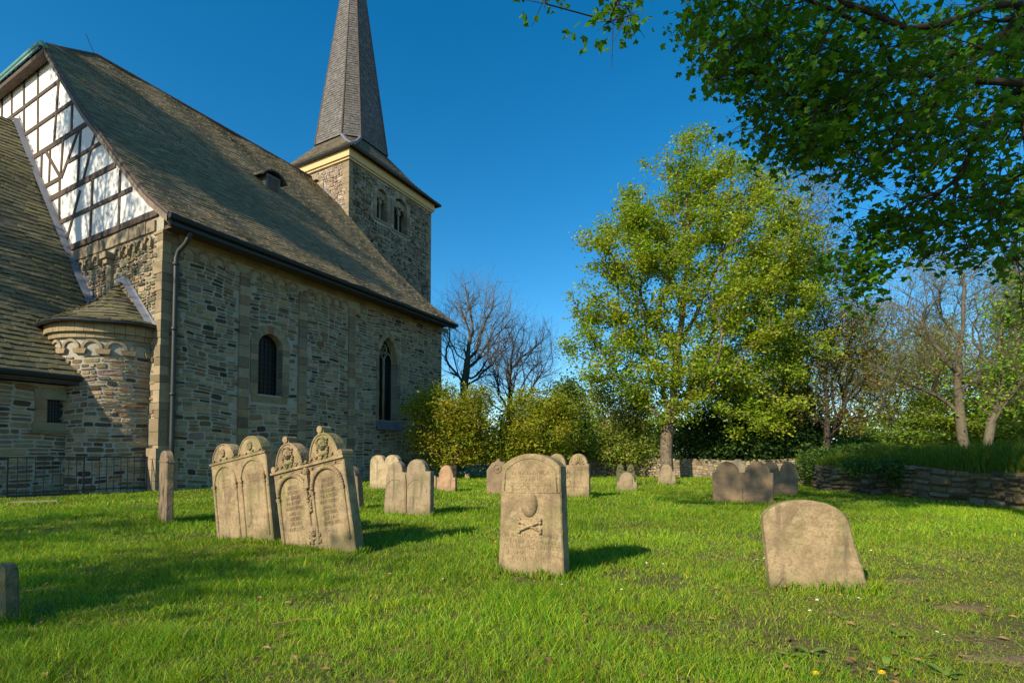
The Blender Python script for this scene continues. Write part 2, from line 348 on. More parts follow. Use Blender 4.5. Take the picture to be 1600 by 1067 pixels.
def arch_ring(mb, fn, cx, cz, r0, r1, a0, a1, n, h0, h1, tint=(1, 1, 1), cols=None, gap=.02):
    for i in range(n):
        b0 = a0+(a1-a0)*i/n+gap*.3; b1 = a0+(a1-a0)*(i+1)/n-gap*.3; k = 3
        poly = [(cx+r0*math.cos(b0+(b1-b0)*j/k), cz+r0*math.sin(b0+(b1-b0)*j/k)) for j in range(k+1)]
        poly += [(cx+r1*math.cos(b1+(b0-b1)*j/k), cz+r1*math.sin(b1+(b0-b1)*j/k)) for j in range(k+1)]
        c = random.uniform(.7, 1.15); t = cols(i) if cols else tint
        mb.prism(poly, fn, h0, h1, 0, tuple(c*q for q in t))
def blocks(mb, fn, a, b, z0, z1, h0, h1, hmin=.25, hmax=.5, gap=.015, jit=0):
    z = z0
    while z < z1-.02:
        h = min(random.uniform(hmin, hmax), z1-z)
        if z1-z-h < .08: h = z1-z
        j = random.uniform(-jit, jit); c = random.uniform(.6, 1.15); g = random.choice([(1, .98, .95), (1, 1, 1), (.85, .92, .85), (1.05, .9, .8), (.8, .72, .75)])
        mb.prism([(a, z+gap/2), (b+j, z+gap/2), (b+j, z+h-gap/2), (a, z+h-gap/2)], fn, h0, h1+random.uniform(-.006, .006), 0, tuple(c*q for q in g)); z += h
# pilaster strips + arched corbel frieze
for l in (2.92, 5.6, 8.38):
    mb = MB(); blocks(mb, sp3(0), l-.2, l+.2, 0, 8.15, -.02, .085); cpart(mb.build('pilaster_strip', M['ashlar']))
mb = MB(); z = 0
while z < 8.7:
    h = random.uniform(.22, .46); w = random.choice((.5, .42, .36, .28)); c = random.uniform(.55, 1.15)
    e_ = random.uniform(.03, .055); mb.box(W(-e_, -e_, z), d1*w, d2*(.58 if w < .4 else random.uniform(.3, .4)), UP*(min(h, 8.75-z)-.015), 0, (c, c*.97, c*.92)); z += h
cpart(mb.build('corner_quoins', M['ashlar']))
def frieze(mb, fn, a0, a1, z, n, h=.07):
    st = (a1-a0)/n; r = st*.46
    for i in range(n):
        c = a0+st*(i+.5); arch_ring(mb, fn, c, z, r*.68, r*1.05, 0, math.pi, 5, -.02, h)
        for e in (c-st/2,): mb.prism([(e-.055, z-.20), (e+.055, z-.20), (e+.085, z), (e-.085, z)], fn, -.02, h+.05, 0, (.9, .9, .85))
mb = MB()
for a0, a1, n in ((.55, 2.72, 4), (3.12, 5.4, 4), (5.8, 8.18, 5)): frieze(mb, sp3(0), a0, a1, 8.2, n, .032)
for a in np.arange(.5, 8.5, .62): mb.box(W(.02, a, 8.5), -d2*.075, d1*.605, UP*.27, 0, (.8+.3*random.random(),)*3)
for a in np.arange(8.62, TL-.1, .75): mb.box(W(.02, a, 8.52), -d2*.05, d1*.735, UP*.25, 0, (.8+.3*random.random(),)*3)
cpart(mb.build('arched_frieze', M['ashlar']))
# round-arched window
def bars(mb, fn, a, b, z0, z1, nu, nz, h, w=.012, inside=None):
    for i in range(1, nu):
        u = a+(b-a)*i/nu; ze = z1
        if inside:
            while ze > z0 and not inside(u, ze): ze -= .04
        mb.prism([(u-w, z0), (u+w, z0), (u+w, ze), (u-w, ze)], fn, h, h+.02)
    for i in range(1, nz):
        z = z0+(z1-z0)*i/nz; ua, ub = a, b
        if inside:
            while ua < ub and not inside(ua+.01, z): ua += .03
            while ub > ua and not inside(ub-.01, z): ub -= .03
        if ub-ua > .1: mb.prism([(ua, z-w), (ub, z-w), (ub, z+w), (ua, z+w)], fn, h+.022, h+.036)
def round_window(a, b, z0, z1, s, nblk=9, red=None, bw=.32):
    r = (b-a)/2; m = (a+b)/2; zs = z1-r; fn = sp3(s); mb = MB()
    blocks(mb, fn, a-bw, a+.0, z0-.05, zs, -.35, .035, .25, .5, jit=0); blocks(mb, fn, b, b+bw, z0-.05, zs, -.35, .035, .25, .5)
    arch_ring(mb, fn, m, zs, r, r+bw*1.05, 0, math.pi, nblk, -.35, .035, cols=red)
    mb.prism([(a-bw*.8, z0-.32), (b+bw*.8, z0-.32), (b+bw*.8, z0-.06), (a-bw*.8, z0-.06)], fn, -.3, .02, 0, (.8, .8, .7))
    # spandrel infill behind ring
    w = cpart(mb.build('window', M['ashlar']))
    g = MB(); g.prism([(a-.02, z0-.02), (b+.02, z0-.02), (b+.02, z1+.02), (a-.02, z1+.02)], fn, -.42, -.36); go = g.build('glazing', M['glass'], w)
    g = MB(); bars(g, fn, a, b, z0, z1, 6, 13, -.34, .011, lambda t, z: in_round(t, z, (a, b, z0, z1))); bo = g.build('glazing_bars', M['black'], w)
    return w
round_window(*WIN1, 0, red=lambda i: (1.0, .62, .45) if i == 4 else (1, 1, 1))
# pointed window with tracery
def pointed(a, b, sp, n=8, grow=0):
    R = (b-a)+grow; pts = []
    e = math.acos(max(-1, min(1, ((b-a)/2)/R))); zz = []
    for i in range(n+1): g = e*i/n; pts.append((a+R*math.cos(g), sp+R*math.sin(g)*1.04))
    L_ = [(a+b-x, z) for x, z in pts[::-1][1:]]
    return pts+L_           # from right springing over apex to left springing
a, b, z0, z1 = WIN2; sp = z1-(b-a)*.9; fn = sp3(0); mb = MB()
blocks(mb, fn, a-.2, a, z0, sp, -.45, .03); blocks(mb, fn, b, b+.24, z0, sp, -.45, .03)
o1 = pointed(a, b, sp); o2 = pointed(a, b, sp, grow=.24)
for i in range(len(o1)-1):
    c = random.uniform(.8, 1.15); mb.prism([o1[i], o1[i+1], o2[i+1], o2[i]], fn, -.45, .03, 0, (c, c*.98, c*.9))
w2 = cpart(mb.build('window', M['ashlar'], label='tall pointed window with stone tracery'))
g = MB(); g.prism([(a-.01, z0), (b+.01, z0), (b+.01, z1-.3), (a+.3, z1+.05), (a-.01, z1-.3)], fn, -.5, -.42); g.build('glazing', M['glass'], w2)
g = MB(); bars(g, fn, a, b, z0, z1, 8, 20, -.41, .009, lambda t, z: in_point(t, z, WIN2)); g.build('glazing_bars', M['black'], w2)
g = MB(); m_ = (a+b)/2; P3 = lambda q, z, h=-.33: W(0-h, q, z)
g.prism([(m_-.05, z0), (m_+.05, z0), (m_+.05, sp+.15), (m_-.05, sp+.15)], fn, -.40, -.28)
for (x0, x1) in ((a, m_), (m_, b)):
    o = pointed(x0+.03, x1-.03, sp-.1); g.tube([P3(x, z) for x, z in o], .04, 6)
g.tube([P3(m_+.24*math.cos(q), sp+.62+.24*math.sin(q)) for q in np.linspace(0, 2*math.pi, 17)], .04, 6)
for q in (0, 2.09, 4.19): g.tube([P3(m_+.11*math.cos(q+1.57)+.1*math.cos(r), sp+.62+.11*math.sin(q+1.57)+.1*math.sin(r)) for r in np.linspace(0, 6.28, 9)], .018, 5)
g.tube([P3(x, z) for x, z in o1], .05, 6); g.build('tracery', M['ashlar'], w2, smooth=True)
g = MB()
for i in range(9):
    x = a-.25+i*(b-a+.5)/9; g.add([W(-.02, x, z0-.04), W(-.02, x+(b-a+.5)/9-.01, z0-.04), W(-.24, x+(b-a+.5)/9-.01, z0-.5), W(-.24, x, z0-.5), W(.0, x, z0-.52), W(.0, x+(b-a+.5)/9-.01, z0-.52)],
        [(0, 3, 2, 1), (3, 4, 5, 2)], 0, (.10+.06*random.random(),)*3)
g.build('sloping_sill', M['slate'], w2)
# west/north walls (plain)
mb = MB(); mb.box(W(.61, TL-.6, 0), d2*(WD-1), d1*.6, UP*9); mb.box(W(WD-.6, .2, 0), d2*.6, d1*(TL-1), UP*8.7)
mb.prism([(.7, 8.99), (WD-.7, 8.99), (SR, 19.3)], lambda x, y, h: W(x, h, y), TL-.5, TL-.1)
cpart(mb.build('rear_walls', M['mortar']))
# gable wall -------------------------------------------------------------------
def gfn(U, Z, h): return tuple(C0[i]+d2[i]*U-d1[i]*h+UP[i]*Z for i in range(3))
gf3 = lambda a, b, h: W(a, -h, b)
mb = MB(); mb.box(W(.0, .001, 0), d2*(WD-.7), d1*.598, UP*9.28)
rs = split_rects(.3, 13.5, 0, 9.2, .62, .32, .14, .08, lambda s, z: z < 8.55 and not (abs(s-3.35) < .2 and z > 7) and not (.65 < s < 4.3 and z < 5.2) and not (s > 9 and z < 8))
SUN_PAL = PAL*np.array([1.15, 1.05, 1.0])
gable_wall = cpart(stones_mesh(mb, 'gable_wall', rs, gfn, None, prot=.045))
mb = MB(); frieze(mb, gf3, .6, 3.1, 8.45, 5, .09); frieze(mb, gf3, 3.6, 7.1, 8.45, 6, .09)
for x in np.arange(.45, 8, .55): mb.box(W(x, .0, 8.78), d2*.535, -d1*(.06+.03*random.random()), UP*random.uniform(.36, .44), 0, (.75+.4*random.random(),)*3)
cpart(mb.build('arched_frieze', M['ashlar']))
mb = MB(); mb.tube([W(3.35, -.05, 7.0), W(3.35, -.05, 8.3)], .13, 10); mb.box(W(3.13, .0, 8.3), d2*.44, -d1*.32, UP*.22); mb.box(W(3.2, .0, 8.12), d2*.3, -d1*.25, UP*.17)
cpart(mb.build('engaged_shaft', M['ashlar']))
# half-timbered triangle
mb = MB(); tri = [(.35, 9.4)]+[(s, z-.28) for s, z in EAVE if s > .4]+[(WD-s, z-.28) for s, z in EAVE[::-1] if s > .4]+[(WD-.35, 9.4)]
mb.prism(tri, gf3, -.25, .02); cpart(mb.build('plaster_infill', M['plaster']))
mb = MB()
def zc(px, py): return onplane(px, py, t=0)
def rail(pr, pl=None, w=.2, h=.06):
    w *= .8
    s0, z = zc(*pr); s1 = zc(*pl)[0] if pl else 14
    mb.prism([(s0, z-w/2), (s1, z-w/2), (s1, z+w/2), (s0, z+w/2)], gf3, .0, h)
rail((94, 127.4), w=.19); rail((114, 160.6), w=.2); rail((141, 192), w=.25); rail((160, 224), (108, 255), w=.17); rail((96, 279), (70, 293), w=.2)
rail((183, 258), w=.27); rail((208, 296), w=.2); 
mb.prism([(.3, 9.28), (14, 9.28), (14, 9.5), (.3, 9.5)], gf3, 0, .075)
def post(p, q, w=.145, h=.052):
    a = np.array(zc(*p)); b = np.array(zc(*q)); d = b-a; d = d/np.linalg.norm(d); n = np.array([-d[1], d[0]])*w/2
    mb.prism([tuple(a+n), tuple(b+n), tuple(b-n), tuple(a-n)], gf3, -.001, h+random.uniform(-.004, .004))
for p, q in [((20, 144), (19.7, 200)), ((39, 126), (39, 215)), ((60.7, 108), (60.7, 243)), ((94, 120), (86, 225)), ((115, 150), (113.3, 206)),
             ((67, 240), (66, 280)), ((73, 237), (95, 276)), ((100.4, 220), (96, 280)), ((95, 278), (94, 353)), ((124, 206), (97.5, 279)), ((127.8, 202), (123, 289)),
             ((151, 207), (131.5, 282)), ((127, 298), (103, 386)), ((146.7, 278), (142, 374)), ((189.5, 266), (187, 354)), ((5, 155), (4, 210)), ((80, 235), (78, 290))]: post(p, q)
cpart(mb.build('timber_frame', M['timber']))
# downpipe
mb = MB(); mb.tube([W(-.85, .42, 8.75), W(-.8, .42, 8.55), W(-.6, .40, 8.3), W(-.25, .36, 8.1), W(-.17, .33, 7.85), W(-.17, .32, 1.75), W(-.17, .32, .02)], .075, 8)
for z in (7.6, 5.4, 3.2): mb.tube([W(-.17, .32, z), W(-.17, .32, z+.09)], .098, 8)
cpart(mb.build('downpipe', M['pipe'], smooth=True))
# dormer on nave roof -----------------------------------------------------------
def on_roof(px, py):
    best = None
    for t in np.arange(0, 15, .02):
        s, z = onplane(px, py, t=t)
        if s > 8.7: continue
        e = abs(prof_z(s)-z)
        if best is None or e < best[0]: best = (e, s, t, z)
    return best[1:]
s_, t_, z_ = on_roof(416, 297)
dm = MB(); dw = .85; dd = 1.15
fr = lambda a, b, h: W(s_-h, t_+a, z_+b)     # a along t, h towards viewer side(-s)
dm.prism([(0, 0), (dw, 0), (dw, .95), (0, .95)], fr, -1.1, 0, 0, (.13, .12, .105))
dorm = cpart(dm.build('dormer', M['slate']))
g = MB(); g.prism([(.14, .1), (dw-.12, .1), (dw-.12, .84), (.14, .84)], fr, .001, .02); g.build('dormer_shutter', M['timber'], dorm)
def dfn(u, v):
    x = u/1.5; k = (x-.5)*2; zz = 1.2-.26*k*k-(.22*abs(k)**3)
    return W(s_+.18*-1+v*1.0, t_-.32+x*1.5, z_+zz+v*.12), (UP*.9-d2*.2)/.92
for q in range(1): slates('dormer_hood', dfn, 1.5, 1.5, .2, .2, dorm, pal=NP)
g = MB(); vs = []; 
for i in range(11):
    p, n = dfn(1.5*i/10, 0); vs += [p-n*.01, p-n*.07, dfn(1.5*i/10, 1.5)[0]-n*.01]
g.add(vs, [(3*i, 3*i+3, 3*i+4, 3*i+1) for i in range(10)]+[(3*i, 3*i+2, 3*i+5, 3*i+3) for i in range(10)], 0, (.12, .1, .08)); g.build('hood_edge', M['slate'], dorm)
# ---------------------------------------------------------------- tower
TS, TT, TW = 7.8, 15.52, 8.86; TZ = 21.15
def t_east(a, b, h): return W(TS+a, TT-h, b)        # a along d2
def t_south(a, b, h): return W(TS-h, TT+a, b)       # a along d1
BW = [(1.55, 2.75, 16.9, 19.9), (3.75, 4.95, 16.3, 19.6)]
def px_t(x, y): return onplane(x, y, s=TS)
b1 = (px_t(586, 345)[0]-TT, px_t(606, 345)[0]-TT); b2 = (px_t(613, 362)[0]-TT, px_t(637, 362)[0]-TT)
bz1 = (px_t(596, 345)[1], px_t(596, 294)[1]); bz2 = (px_t(625, 364)[1], px_t(625, 309)[1])
BW = [(*b1, *bz1), (*b2, *bz2)]
EW = (1.75, 2.85, 16.5, 0); e0 = onplane(503, 282, t=TT)[0]-TS; e1 = onplane(484, 282, t=TT)[0]-TS; EWz = onplane(495, 278, t=TT)[1]; EW = (e0, e1, EWz-3.0, EWz)
mb = MB()
def body(mb, fn, wl, holes, z0, z1, dep=.9):
    u = 0
    for a, b, c, d in sorted(holes):
        mb.prism([(u, z0), (a, z0), (a, z1), (u, z1)], fn, -dep, 0, 0); mb.prism([(a, z0), (b, z0), (b, c), (a, c)], fn, -dep, -.001, 0); mb.prism([(a, d), (b, d), (b, z1), (a, z1)], fn, -dep, -.001, 0); u = b
    mb.prism([(u, z0), (wl, z0), (wl, z1), (u, z1)], fn, -dep, 0, 0)
body(mb, t_south, TW, BW, 0, TZ)
def tsfn(U, Z, h): return tuple(C0[i]+d2[i]*(TS-h)+d1[i]*(TT+U)+UP[i]*Z for i in range(3))
ok = lambda a, z: not any(in_round(a, z, w, .28) for w in BW) and .1 < a < TW-.05
TPAL = PAL*np.array([.9, .92, 1.0])
rs = split_rects(.05, TW, 7, TZ-.1, .6, .27, .16, .09, ok)
cpart(stones_mesh(mb, 'tower_south_wall', rs, tsfn, None, prot=.06, pal=TPAL))
mb = MB(); body(mb, lambda a, b, h: t_east(a, b, h-.002), TW, [EW], 9, TZ)
mb.box(W(TS+TW-.9, TT+.9, 0), d2*.9, d1*(TW-.9), UP*TZ); mb.box(W(TS+.9, TT+TW-.9, 0), d2*(TW-1.8), d1*.9, UP*TZ)
def tefn(U, Z, h): return tuple(C0[i]+d2[i]*(TS+U)+d1[i]*(TT-h)+UP[i]*Z for i in range(3))
rs = split_rects(.05, TW, 16, TZ-.1, .55, .3, .16, .1, lambda a, z: not in_round(a, z, EW, .25) and a > .1)
TE = np.array([(.42, .32, .24), (.36, .28, .21), (.46, .36, .27), (.3, .2, .13), (.38, .33, .25)])
cpart(stones_mesh(mb, 'tower_east_wall', rs, tefn, None, prot=.05, pal=TE, pw=np.ones(5)/5))
def belfry(fn, w, nm):
    a, b, c, d = w; r = (b-a)/2; m = (a+b)/2; zs = d-r; mb = MB()
    arch_ring(mb, fn, m, zs, r-.12, r+.2, 0, math.pi, 9, -.3, .06); blocks(mb, fn, a-.2, a+.12, c, zs, -.3, .06); blocks(mb, fn, b-.12, b+.2, c, zs, -.3, .06)
    mb.prism([(a-.1, c-.15), (b+.1, c-.15), (b+.1, c), (a-.1, c)], fn, -.3, .08, 0, (.8, .8, .8))
    o = cpart(mb.build('belfry_window', M['ashlar']))
    g = MB(); g.prism([(a+.1, c+.01), (b-.1, c+.01), (b-.1, d-.15), (a+.1, d-.15)], fn, -.65, -.6); g.build('opening', M['dark'], o)  # near-black sheet painted in for the unlit inside of the belfry
    g = MB(); q = (b-a-.24)/4
    for cx in (m-q, m+q): arch_ring(g, fn, cx, zs-.25, q*.72, q*1.0, 0, math.pi, 5, -.28, -.12)
    poly = [(a+.12, zs-.25), (m-q-q, zs-.25)]
    g.tube([fn(m, c, -.2), fn(m, zs-.45, -.2)], .07, 8); g.prism([(m-.12, zs-.45), (m+.12, zs-.45), (m+.15, zs-.25), (m-.15, zs-.25)], fn, -.3, -.1)
    g.prism([(a+.13, zs-.24+q), (b-.13, zs-.24+q), (b-.22, zs+r*.55), (m, zs+r*.72), (a+.22, zs+r*.55)], fn, -.28, -.14); g.build('twin_arches', M['ashlar'], o)
for w in BW: belfry(t_south, w, '')
belfry(t_east, EW, '')
mb = MB(); mq = MB(); zz = 7.
while zz < TZ-.1:                                                # quoins on the two visible corners
    h = random.uniform(.28, .45); w = random.choice((.35, .6)); c = random.uniform(.75, 1.1)
    mb.box(W(TS-.055, TT-.055, zz), d1*w, d2*(.95-w), UP*(h-.015), 0, (c, c*.96, c*.9))
    mq.box(W(TS-.055, TT+TW-w+.03, zz), d1*w, d2*.3, UP*(h-.015), 0, (c, c, c)); zz += h
cpart(mb.build('tower_quoins', M['ashlar'])); cpart(mq.build('tower_quoins', M['ashlar']))
mb = MB()
for h, z0, z1 in ((.14, TZ-.02, TZ+.12), (.24, TZ+.12, TZ+.72)):
    mb.box(W(TS-h, TT-h, z0), d1*(TW+2*h), d2*(TW+2*h), UP*(z1-z0-.003))
cpart(mb.build('tower_cornice', M['cream']))
# flared lower roof & spire
TC = (TS+TW/2-.05, TT+TW/2); a_ = 2.32; ac = 1.38; ZB = 25.4; ZA = 44.6; hw = TW/2+.5; ZE = TZ+.72
def octp(i, z, k=1.0):
    pts = [(-a_, ac), (-a_, -ac), (-ac, -a_), (ac, -a_), (a_, -ac), (a_, ac), (ac, a_), (-ac, a_)]   # (p along t, q along s)
    p, q = pts[i % 8]; return W(TC[0]+q*k, TC[1]+p*k, z)
def quad_fn(A, B, Cc, D, n):           # A-B bottom, D-C top
    Lb = np.linalg.norm(B-A); Lv = np.linalg.norm((D+Cc)/2-(A+B)/2)
    def f(u, v):
        y = v/Lv; l = A+(D-A)*y; r = B+(Cc-B)*y; return l+(r-l)*(u/Lb), n
    return f, Lb, Lv
def face_slates(name, A, B, Cc, D, course, width, pal, parent=None, mb=None, **k):
    n = np.cross(B-A, D-A); n = n/np.linalg.norm(n)
    f, Lb, Lv = quad_fn(A, B, Cc, D, n); Lt = np.linalg.norm(Cc-D)
    ff = lambda u, v: f(u*Lb/max(.05, Lb+(Lt-Lb)*v/Lv), v)
    return slates(name, ff, Lb, Lv, course, width, None, pal=pal, umax=lambda v: (0, Lb+(Lt-Lb)*min(1, v/Lv)), mb=mb, build=False, **k)
SP = [(.155, .14, .13), (.12, .11, .105), (.21, .19, .175), (.10, .095, .09), (.14, .13, .12)]
cm = MB(); core = MB()
ap = W(TC[0], TC[1], ZA)
for i in range(8):
    A, B = octp(i, ZB-.5, 1.03), octp(i+1, ZB-.5, 1.03); k2 = .02
    tA, tB = octp(i, ZA-.6, .03), octp(i+1, ZA-.6, .03)
    n = np.cross(B-A, ap-A)
    if i in (7, 0, 1, 2, 3): face_slates('', A, B, tB, tA, .2, .2, SP, mb=cm, thick=.02, lift=.03, jitter=1)
    core.add([A, B, ap], [(0, 1, 2)])
    core.tube([A*1.0, tA], [.085, .02], 5)
cpart(cm.build('spire_slates', M['slate'])); cpart(core.build('spire_body', M['timber']))
corn = [W(TC[0]+sq*hw-.05, TC[1]+sp_*hw+.1, ZE) for sp_, sq in ((-1, 1), (-1, -1), (1, -1), (1, 1))]
fm = MB(); fc = MB(); FP = [(.15, .12, .08), (.12, .10, .07), (.17, .15, .075), (.19, .15, .10)]; zb = ZB-.55
ring = [octp(i, zb, 1.0) for i in range(8)]
quads = [(corn[0], corn[1], ring[1], ring[0]), (corn[1], corn[2], ring[3], ring[2]), (corn[2], corn[3], ring[5], ring[4]), (corn[3], corn[0], ring[7], ring[6])]
for A, B, Cc, D in quads:
    # concave flare: two stages
    mA = A+(D-A)*.5-UP*.25; mB = B+(Cc-B)*.5-UP*.25
    for q in ((A, B, mB, mA), (mA, mB, Cc, D)):
        face_slates('', *q, .2, .24, FP, mb=fm); fc.add(q, [(0, 1, 2, 3)])
for j, k in ((1, (1, 2)), (2, (3, 4)), (3, (5, 6)), (0, (7, 0))):
    cc = corn[j]; r0, r1 = ring[k[0]], ring[k[1] % 8]; m0 = cc+(r0-cc)*.5-UP*.25; m1 = cc+(r1-cc)*.5-UP*.25
    fc.add([cc, m1, m0], [(0, 1, 2)]); fc.add([m0, m1, r1, r0], [(0, 1, 2, 3)]); face_slates('', m0, m1, r1, r0, .2, .24, FP, mb=fm)
cpart(fm.build('tower_roof_slates', M['slate'])); cpart(fc.build('tower_roof_body', M['timber']))
mb = MB(); cc = corn[1]
for r in (ring[1], ring[2]):
    mid = cc+(r-cc)*.5-UP*.2; mb.tube([cc+UP*.06, mid+UP*.12, r+UP*.06], [.05, .11, .13], 6)
cpart(mb.build('lead_hips', M['lead'], label='pale lead strips forking up the corner of the tower roof'))
mb = MB()
for i in range(4): mb.tube([corn[i]-UP*.05, corn[(i+1) % 4]-UP*.05], .09, 6)
cpart(mb.build('tower_gutter', M['black']))
mb = MB(); mb.box(W(TS+.1, TL-.06, prof_z(TS)+.02), d2*2.4, -d1*.02, UP*.01)
for q in range(8):
    s0 = TS+q*.32; s1 = s0+.32; mb.add([W(s0, TT-.02, prof_z(s0)+.35), W(s0, TT-.02, prof_z(s0)+.08), W(s1, TT-.02, prof_z(s1)+.08), W(s1, TT-.02, prof_z(s1)+.35), W(s0, TT-.35, prof_z(s0)+.12), W(s1, TT-.35, prof_z(s1)+.12)], [(0, 1, 2, 3), (1, 4, 5, 2)])
cpart(mb.build('tower_flashing', M['lead']))
# ---------------------------------------------------------------- choir (south wall at s=SC) and side apse
SC = 1.9; CP = [(1.5, 3.62), (2.6, 4.75), (4.2, 6.2), (6.0, 8.35), (9.4, 12.6), (12.1, 16.1)]; CL = 8.0
ccum = [0]
for (a, za), (b, zb_) in zip(CP, CP[1:]): ccum.append(ccum[-1]+math.hypot(b-a, zb_-za))
def choir_fn(u, v):
    for i in range(len(CP)-1):
        if v <= ccum[i+1] or i == len(CP)-2: break
    f = (v-ccum[i])/(ccum[i+1]-ccum[i]); a, za = CP[i]; b, zb_ = CP[i+1]; n = np.array([-(zb_-za), b-a]); n /= np.hypot(*n); nn = n[0]*d2+n[1]*UP
    return W(a+(b-a)*f, -u, za+(zb_-za)*f)+nn*(.05+.05*math.sin(u*1.3+v)+.03*math.sin(v*2.1)), nn
KP = [(.16, .145, .07), (.13, .125, .07), (.19, .17, .07), (.11, .10, .065), (.17, .15, .095)]
cpart(slates('choir_roof_slates', lambda u, v: choir_fn(CL-u, v), CL-.02, ccum[-1], .26, .33, None, pal=KP, jitter=2.2, thick=.022, lift=.035))
mb = MB(); mb.prism([(s, z) for s, z in CP]+[(24.2-s, z) for s, z in CP[::-1][1:]]+[(22.7, 3.4), (1.5, 3.4)], lambda a, b, h: W(a, h, b), -CL, -.03); cpart(mb.build('choir_roof_body', M['board']))
mb = MB()
for (a, za), (b, zb_) in zip(CP[2:], CP[3:]):
    mb.add([W(a, -.26, za+.2), W(b, -.26, zb_+.2), W(b, -.02, zb_+.3), W(a, -.02, za+.3), W(b, -.02, zb_+.5), W(a, -.02, za+.5)], [(0, 1, 2, 3), (3, 2, 4, 5)])
cpart(mb.build('choir_flashing', M['lead'], label='pale lead strip where the choir roof meets the gable'))
mb = MB(); mb.tube([W(1.44, -CL, 3.62), W(1.44, -1.6, 3.62)], .1, 8); mb.box(W(1.5, -CL, 3.4), d2*.4, d1*(CL-1.5), UP*.1); cpart(mb.build('choir_gutter', M['black']))
cw = [onplane(72, 660, s=SC), onplane(105, 626, s=SC)]; CWIN = (cw[0][0], cw[1][0], cw[0][1], cw[1][1])
mb = MB(); a, b, c, d = CWIN
for q in ((-CL, a, 0, 3.45), (a, b, 0, c), (a, b, d, 3.45), (b, -.05, 0, 3.45)): mb.box(W(SC+.5, q[0], q[2]-.3*(q[2] == 0)), -d2*.5, d1*(q[1]-q[0]), UP*(q[3]-q[2]+.3*(q[2] == 0)))
rs = split_rects(-CL, -.3, 0, 3.4, .85, .28, .2, .09, lambda t, z: not (a-.28 < t < b+.28 and c-.28 < z < d+.3))
def cfn(U, Z, h): return tuple(C0[i]+d2[i]*(SC-h)+d1[i]*U+UP[i]*Z for i in range(3))
mb.box(W(SC+.5, -CL, 0), d2*17, d1*.5, UP*3.5)
cpart(stones_mesh(mb, 'choir_wall', rs, cfn, None))
mb = MB(); fn = sp3(SC); blocks(mb, fn, a-.28, a, c, d, -.25, .04, .3, .6); blocks(mb, fn, b, b+.28, c, d, -.25, .04, .3, .6)
mb.prism([(a-.3, d), (b+.3, d), (b+.3, d+.3), (a-.3, d+.3)], fn, -.25, .045, 0, (.9, .95, .9)); mb.prism([(a-.34, c-.24), (b+.34, c-.24), (b+.34, c), (a-.34, c)], fn, -.25, .04, 0, (.9, .9, .8)); mb.prism([(a-.38, c-.34), (b+.38, c-.34), (b+.38, c-.245), (a-.38, c-.245)], fn, -.1, .16, 0, (.6, .65, .6))
wc = cpart(mb.build('window', M['ashlar'], label='small square barred window in the choir wall'))
g = MB(); g.prism([(a, c), (b, c), (b, d), (a, d)], fn, -.24, -.2); g.build('glazing', M['glass'], wc)
g = MB(); bars(g, fn, a, b, c, d, 7, 7, -.16, .01); g.build('glazing_bars', M['black'], wc)
# apse
AC, AR = 2.5, 1.9
def afn(U, Z, h):
    g = U/AR; R = AR+h; s = AC-R*np.cos(g); t = -R*np.sin(g)
    return tuple(C0[i]+d2[i]*s+d1[i]*t+UP[i]*Z for i in range(3))
af1 = lambda u, z, h: np.array([float(q) for q in afn(u, z, h)])
mb = MB(); n = 28
vs = [af1(AR*math.pi*i/n, z, 0) for z in (0, 5.3) for i in range(n+1)]
mb.add(vs, [(i, i+1, n+1+i+1, n+1+i) for i in range(n)])
rs = split_rects(.02, AR*math.pi*.8, 0, 4.75, .75, .27, .16, .09, lambda u, z: z < 4.35)
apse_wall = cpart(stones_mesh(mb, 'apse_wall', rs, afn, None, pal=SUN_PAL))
mb = MB(); L_ = AR*math.pi*.75; k = 7; st = L_/k
for i in range(k):
    c = st*(i+.5); arch_ring(mb, af1, c, 4.62, st*.32, st*.46, 0, math.pi, 5, -.02, .055)
    mb.prism([(c-st/2-.16, 4.44), (c-st/2+.16, 4.44), (c-st/2+.2, 4.6), (c-st/2-.2, 4.6)], af1, -.02, .10, 0, (.95, .9, .8))
for i in range(24):
    u0 = AR*math.pi*i/24; u1 = AR*math.pi*(i+1)/24-.01
    mb.prism([(u0, 4.95), (u1, 4.95), (u1, 5.12), (u0, 5.12)], af1, -.05, .1, 0, (1, .98, .9)); mb.prism([(u0, 5.125), (u1, 5.125), (u1, 5.42), (u0, 5.42)], af1, -.05, .2, 0, (1.05, 1, .85))
cpart(mb.build('apse_cornice', M['ashlar']))
AE = AR+.36; AZ = 7.3; SL = math.hypot(AE, AZ-5.5)
def apse_roof(u, v):
    y = min(v/SL, .985); R = AE*(1-y); g = u/max(R, .03); s = AC-R*math.cos(g); t = -R*math.sin(g)*1.0
    out = -d2*math.cos(g)-d1*math.sin(g); n = out*((AZ-5.5)/SL)+UP*(AE/SL)
    return W(s+.35*y, t, 5.5+(AZ-5.5)*(y**1.25))+n*.02*math.sin(u*3), n
cpart(slates('apse_roof_slates', apse_roof, 1, SL, .25, .3, None, pal=KP, jitter=2, thick=.022, lift=.035, umax=lambda v: (0, math.pi*AE*(1-v/SL)+.02)))
mb = MB(); vs = [apse_roof(AE*(1-y*.98)*math.pi*i/20, SL*y*.98)[0]-UP*.03 for y in (0, .25, .5, .75, 1) for i in range(21)]
mb.add(vs, [(r*21+i, r*21+i+1, r*21+22+i, r*21+21+i) for r in range(4) for i in range(20)]); mb.tube([apse_roof(AE*math.pi*i/24, 0)[0]-UP*.06 for i in range(25)], .065, 6, 0)
cpart(mb.build('apse_roof_body', M['black']))
mb = MB()
q0 = [W(AC+.35, -.1, 7.5), W(AC-.1, -.18, 7.45)]; ln = [(AC+.3, 7.55), (AC-.35, 7.35), (.25, 5.45)]
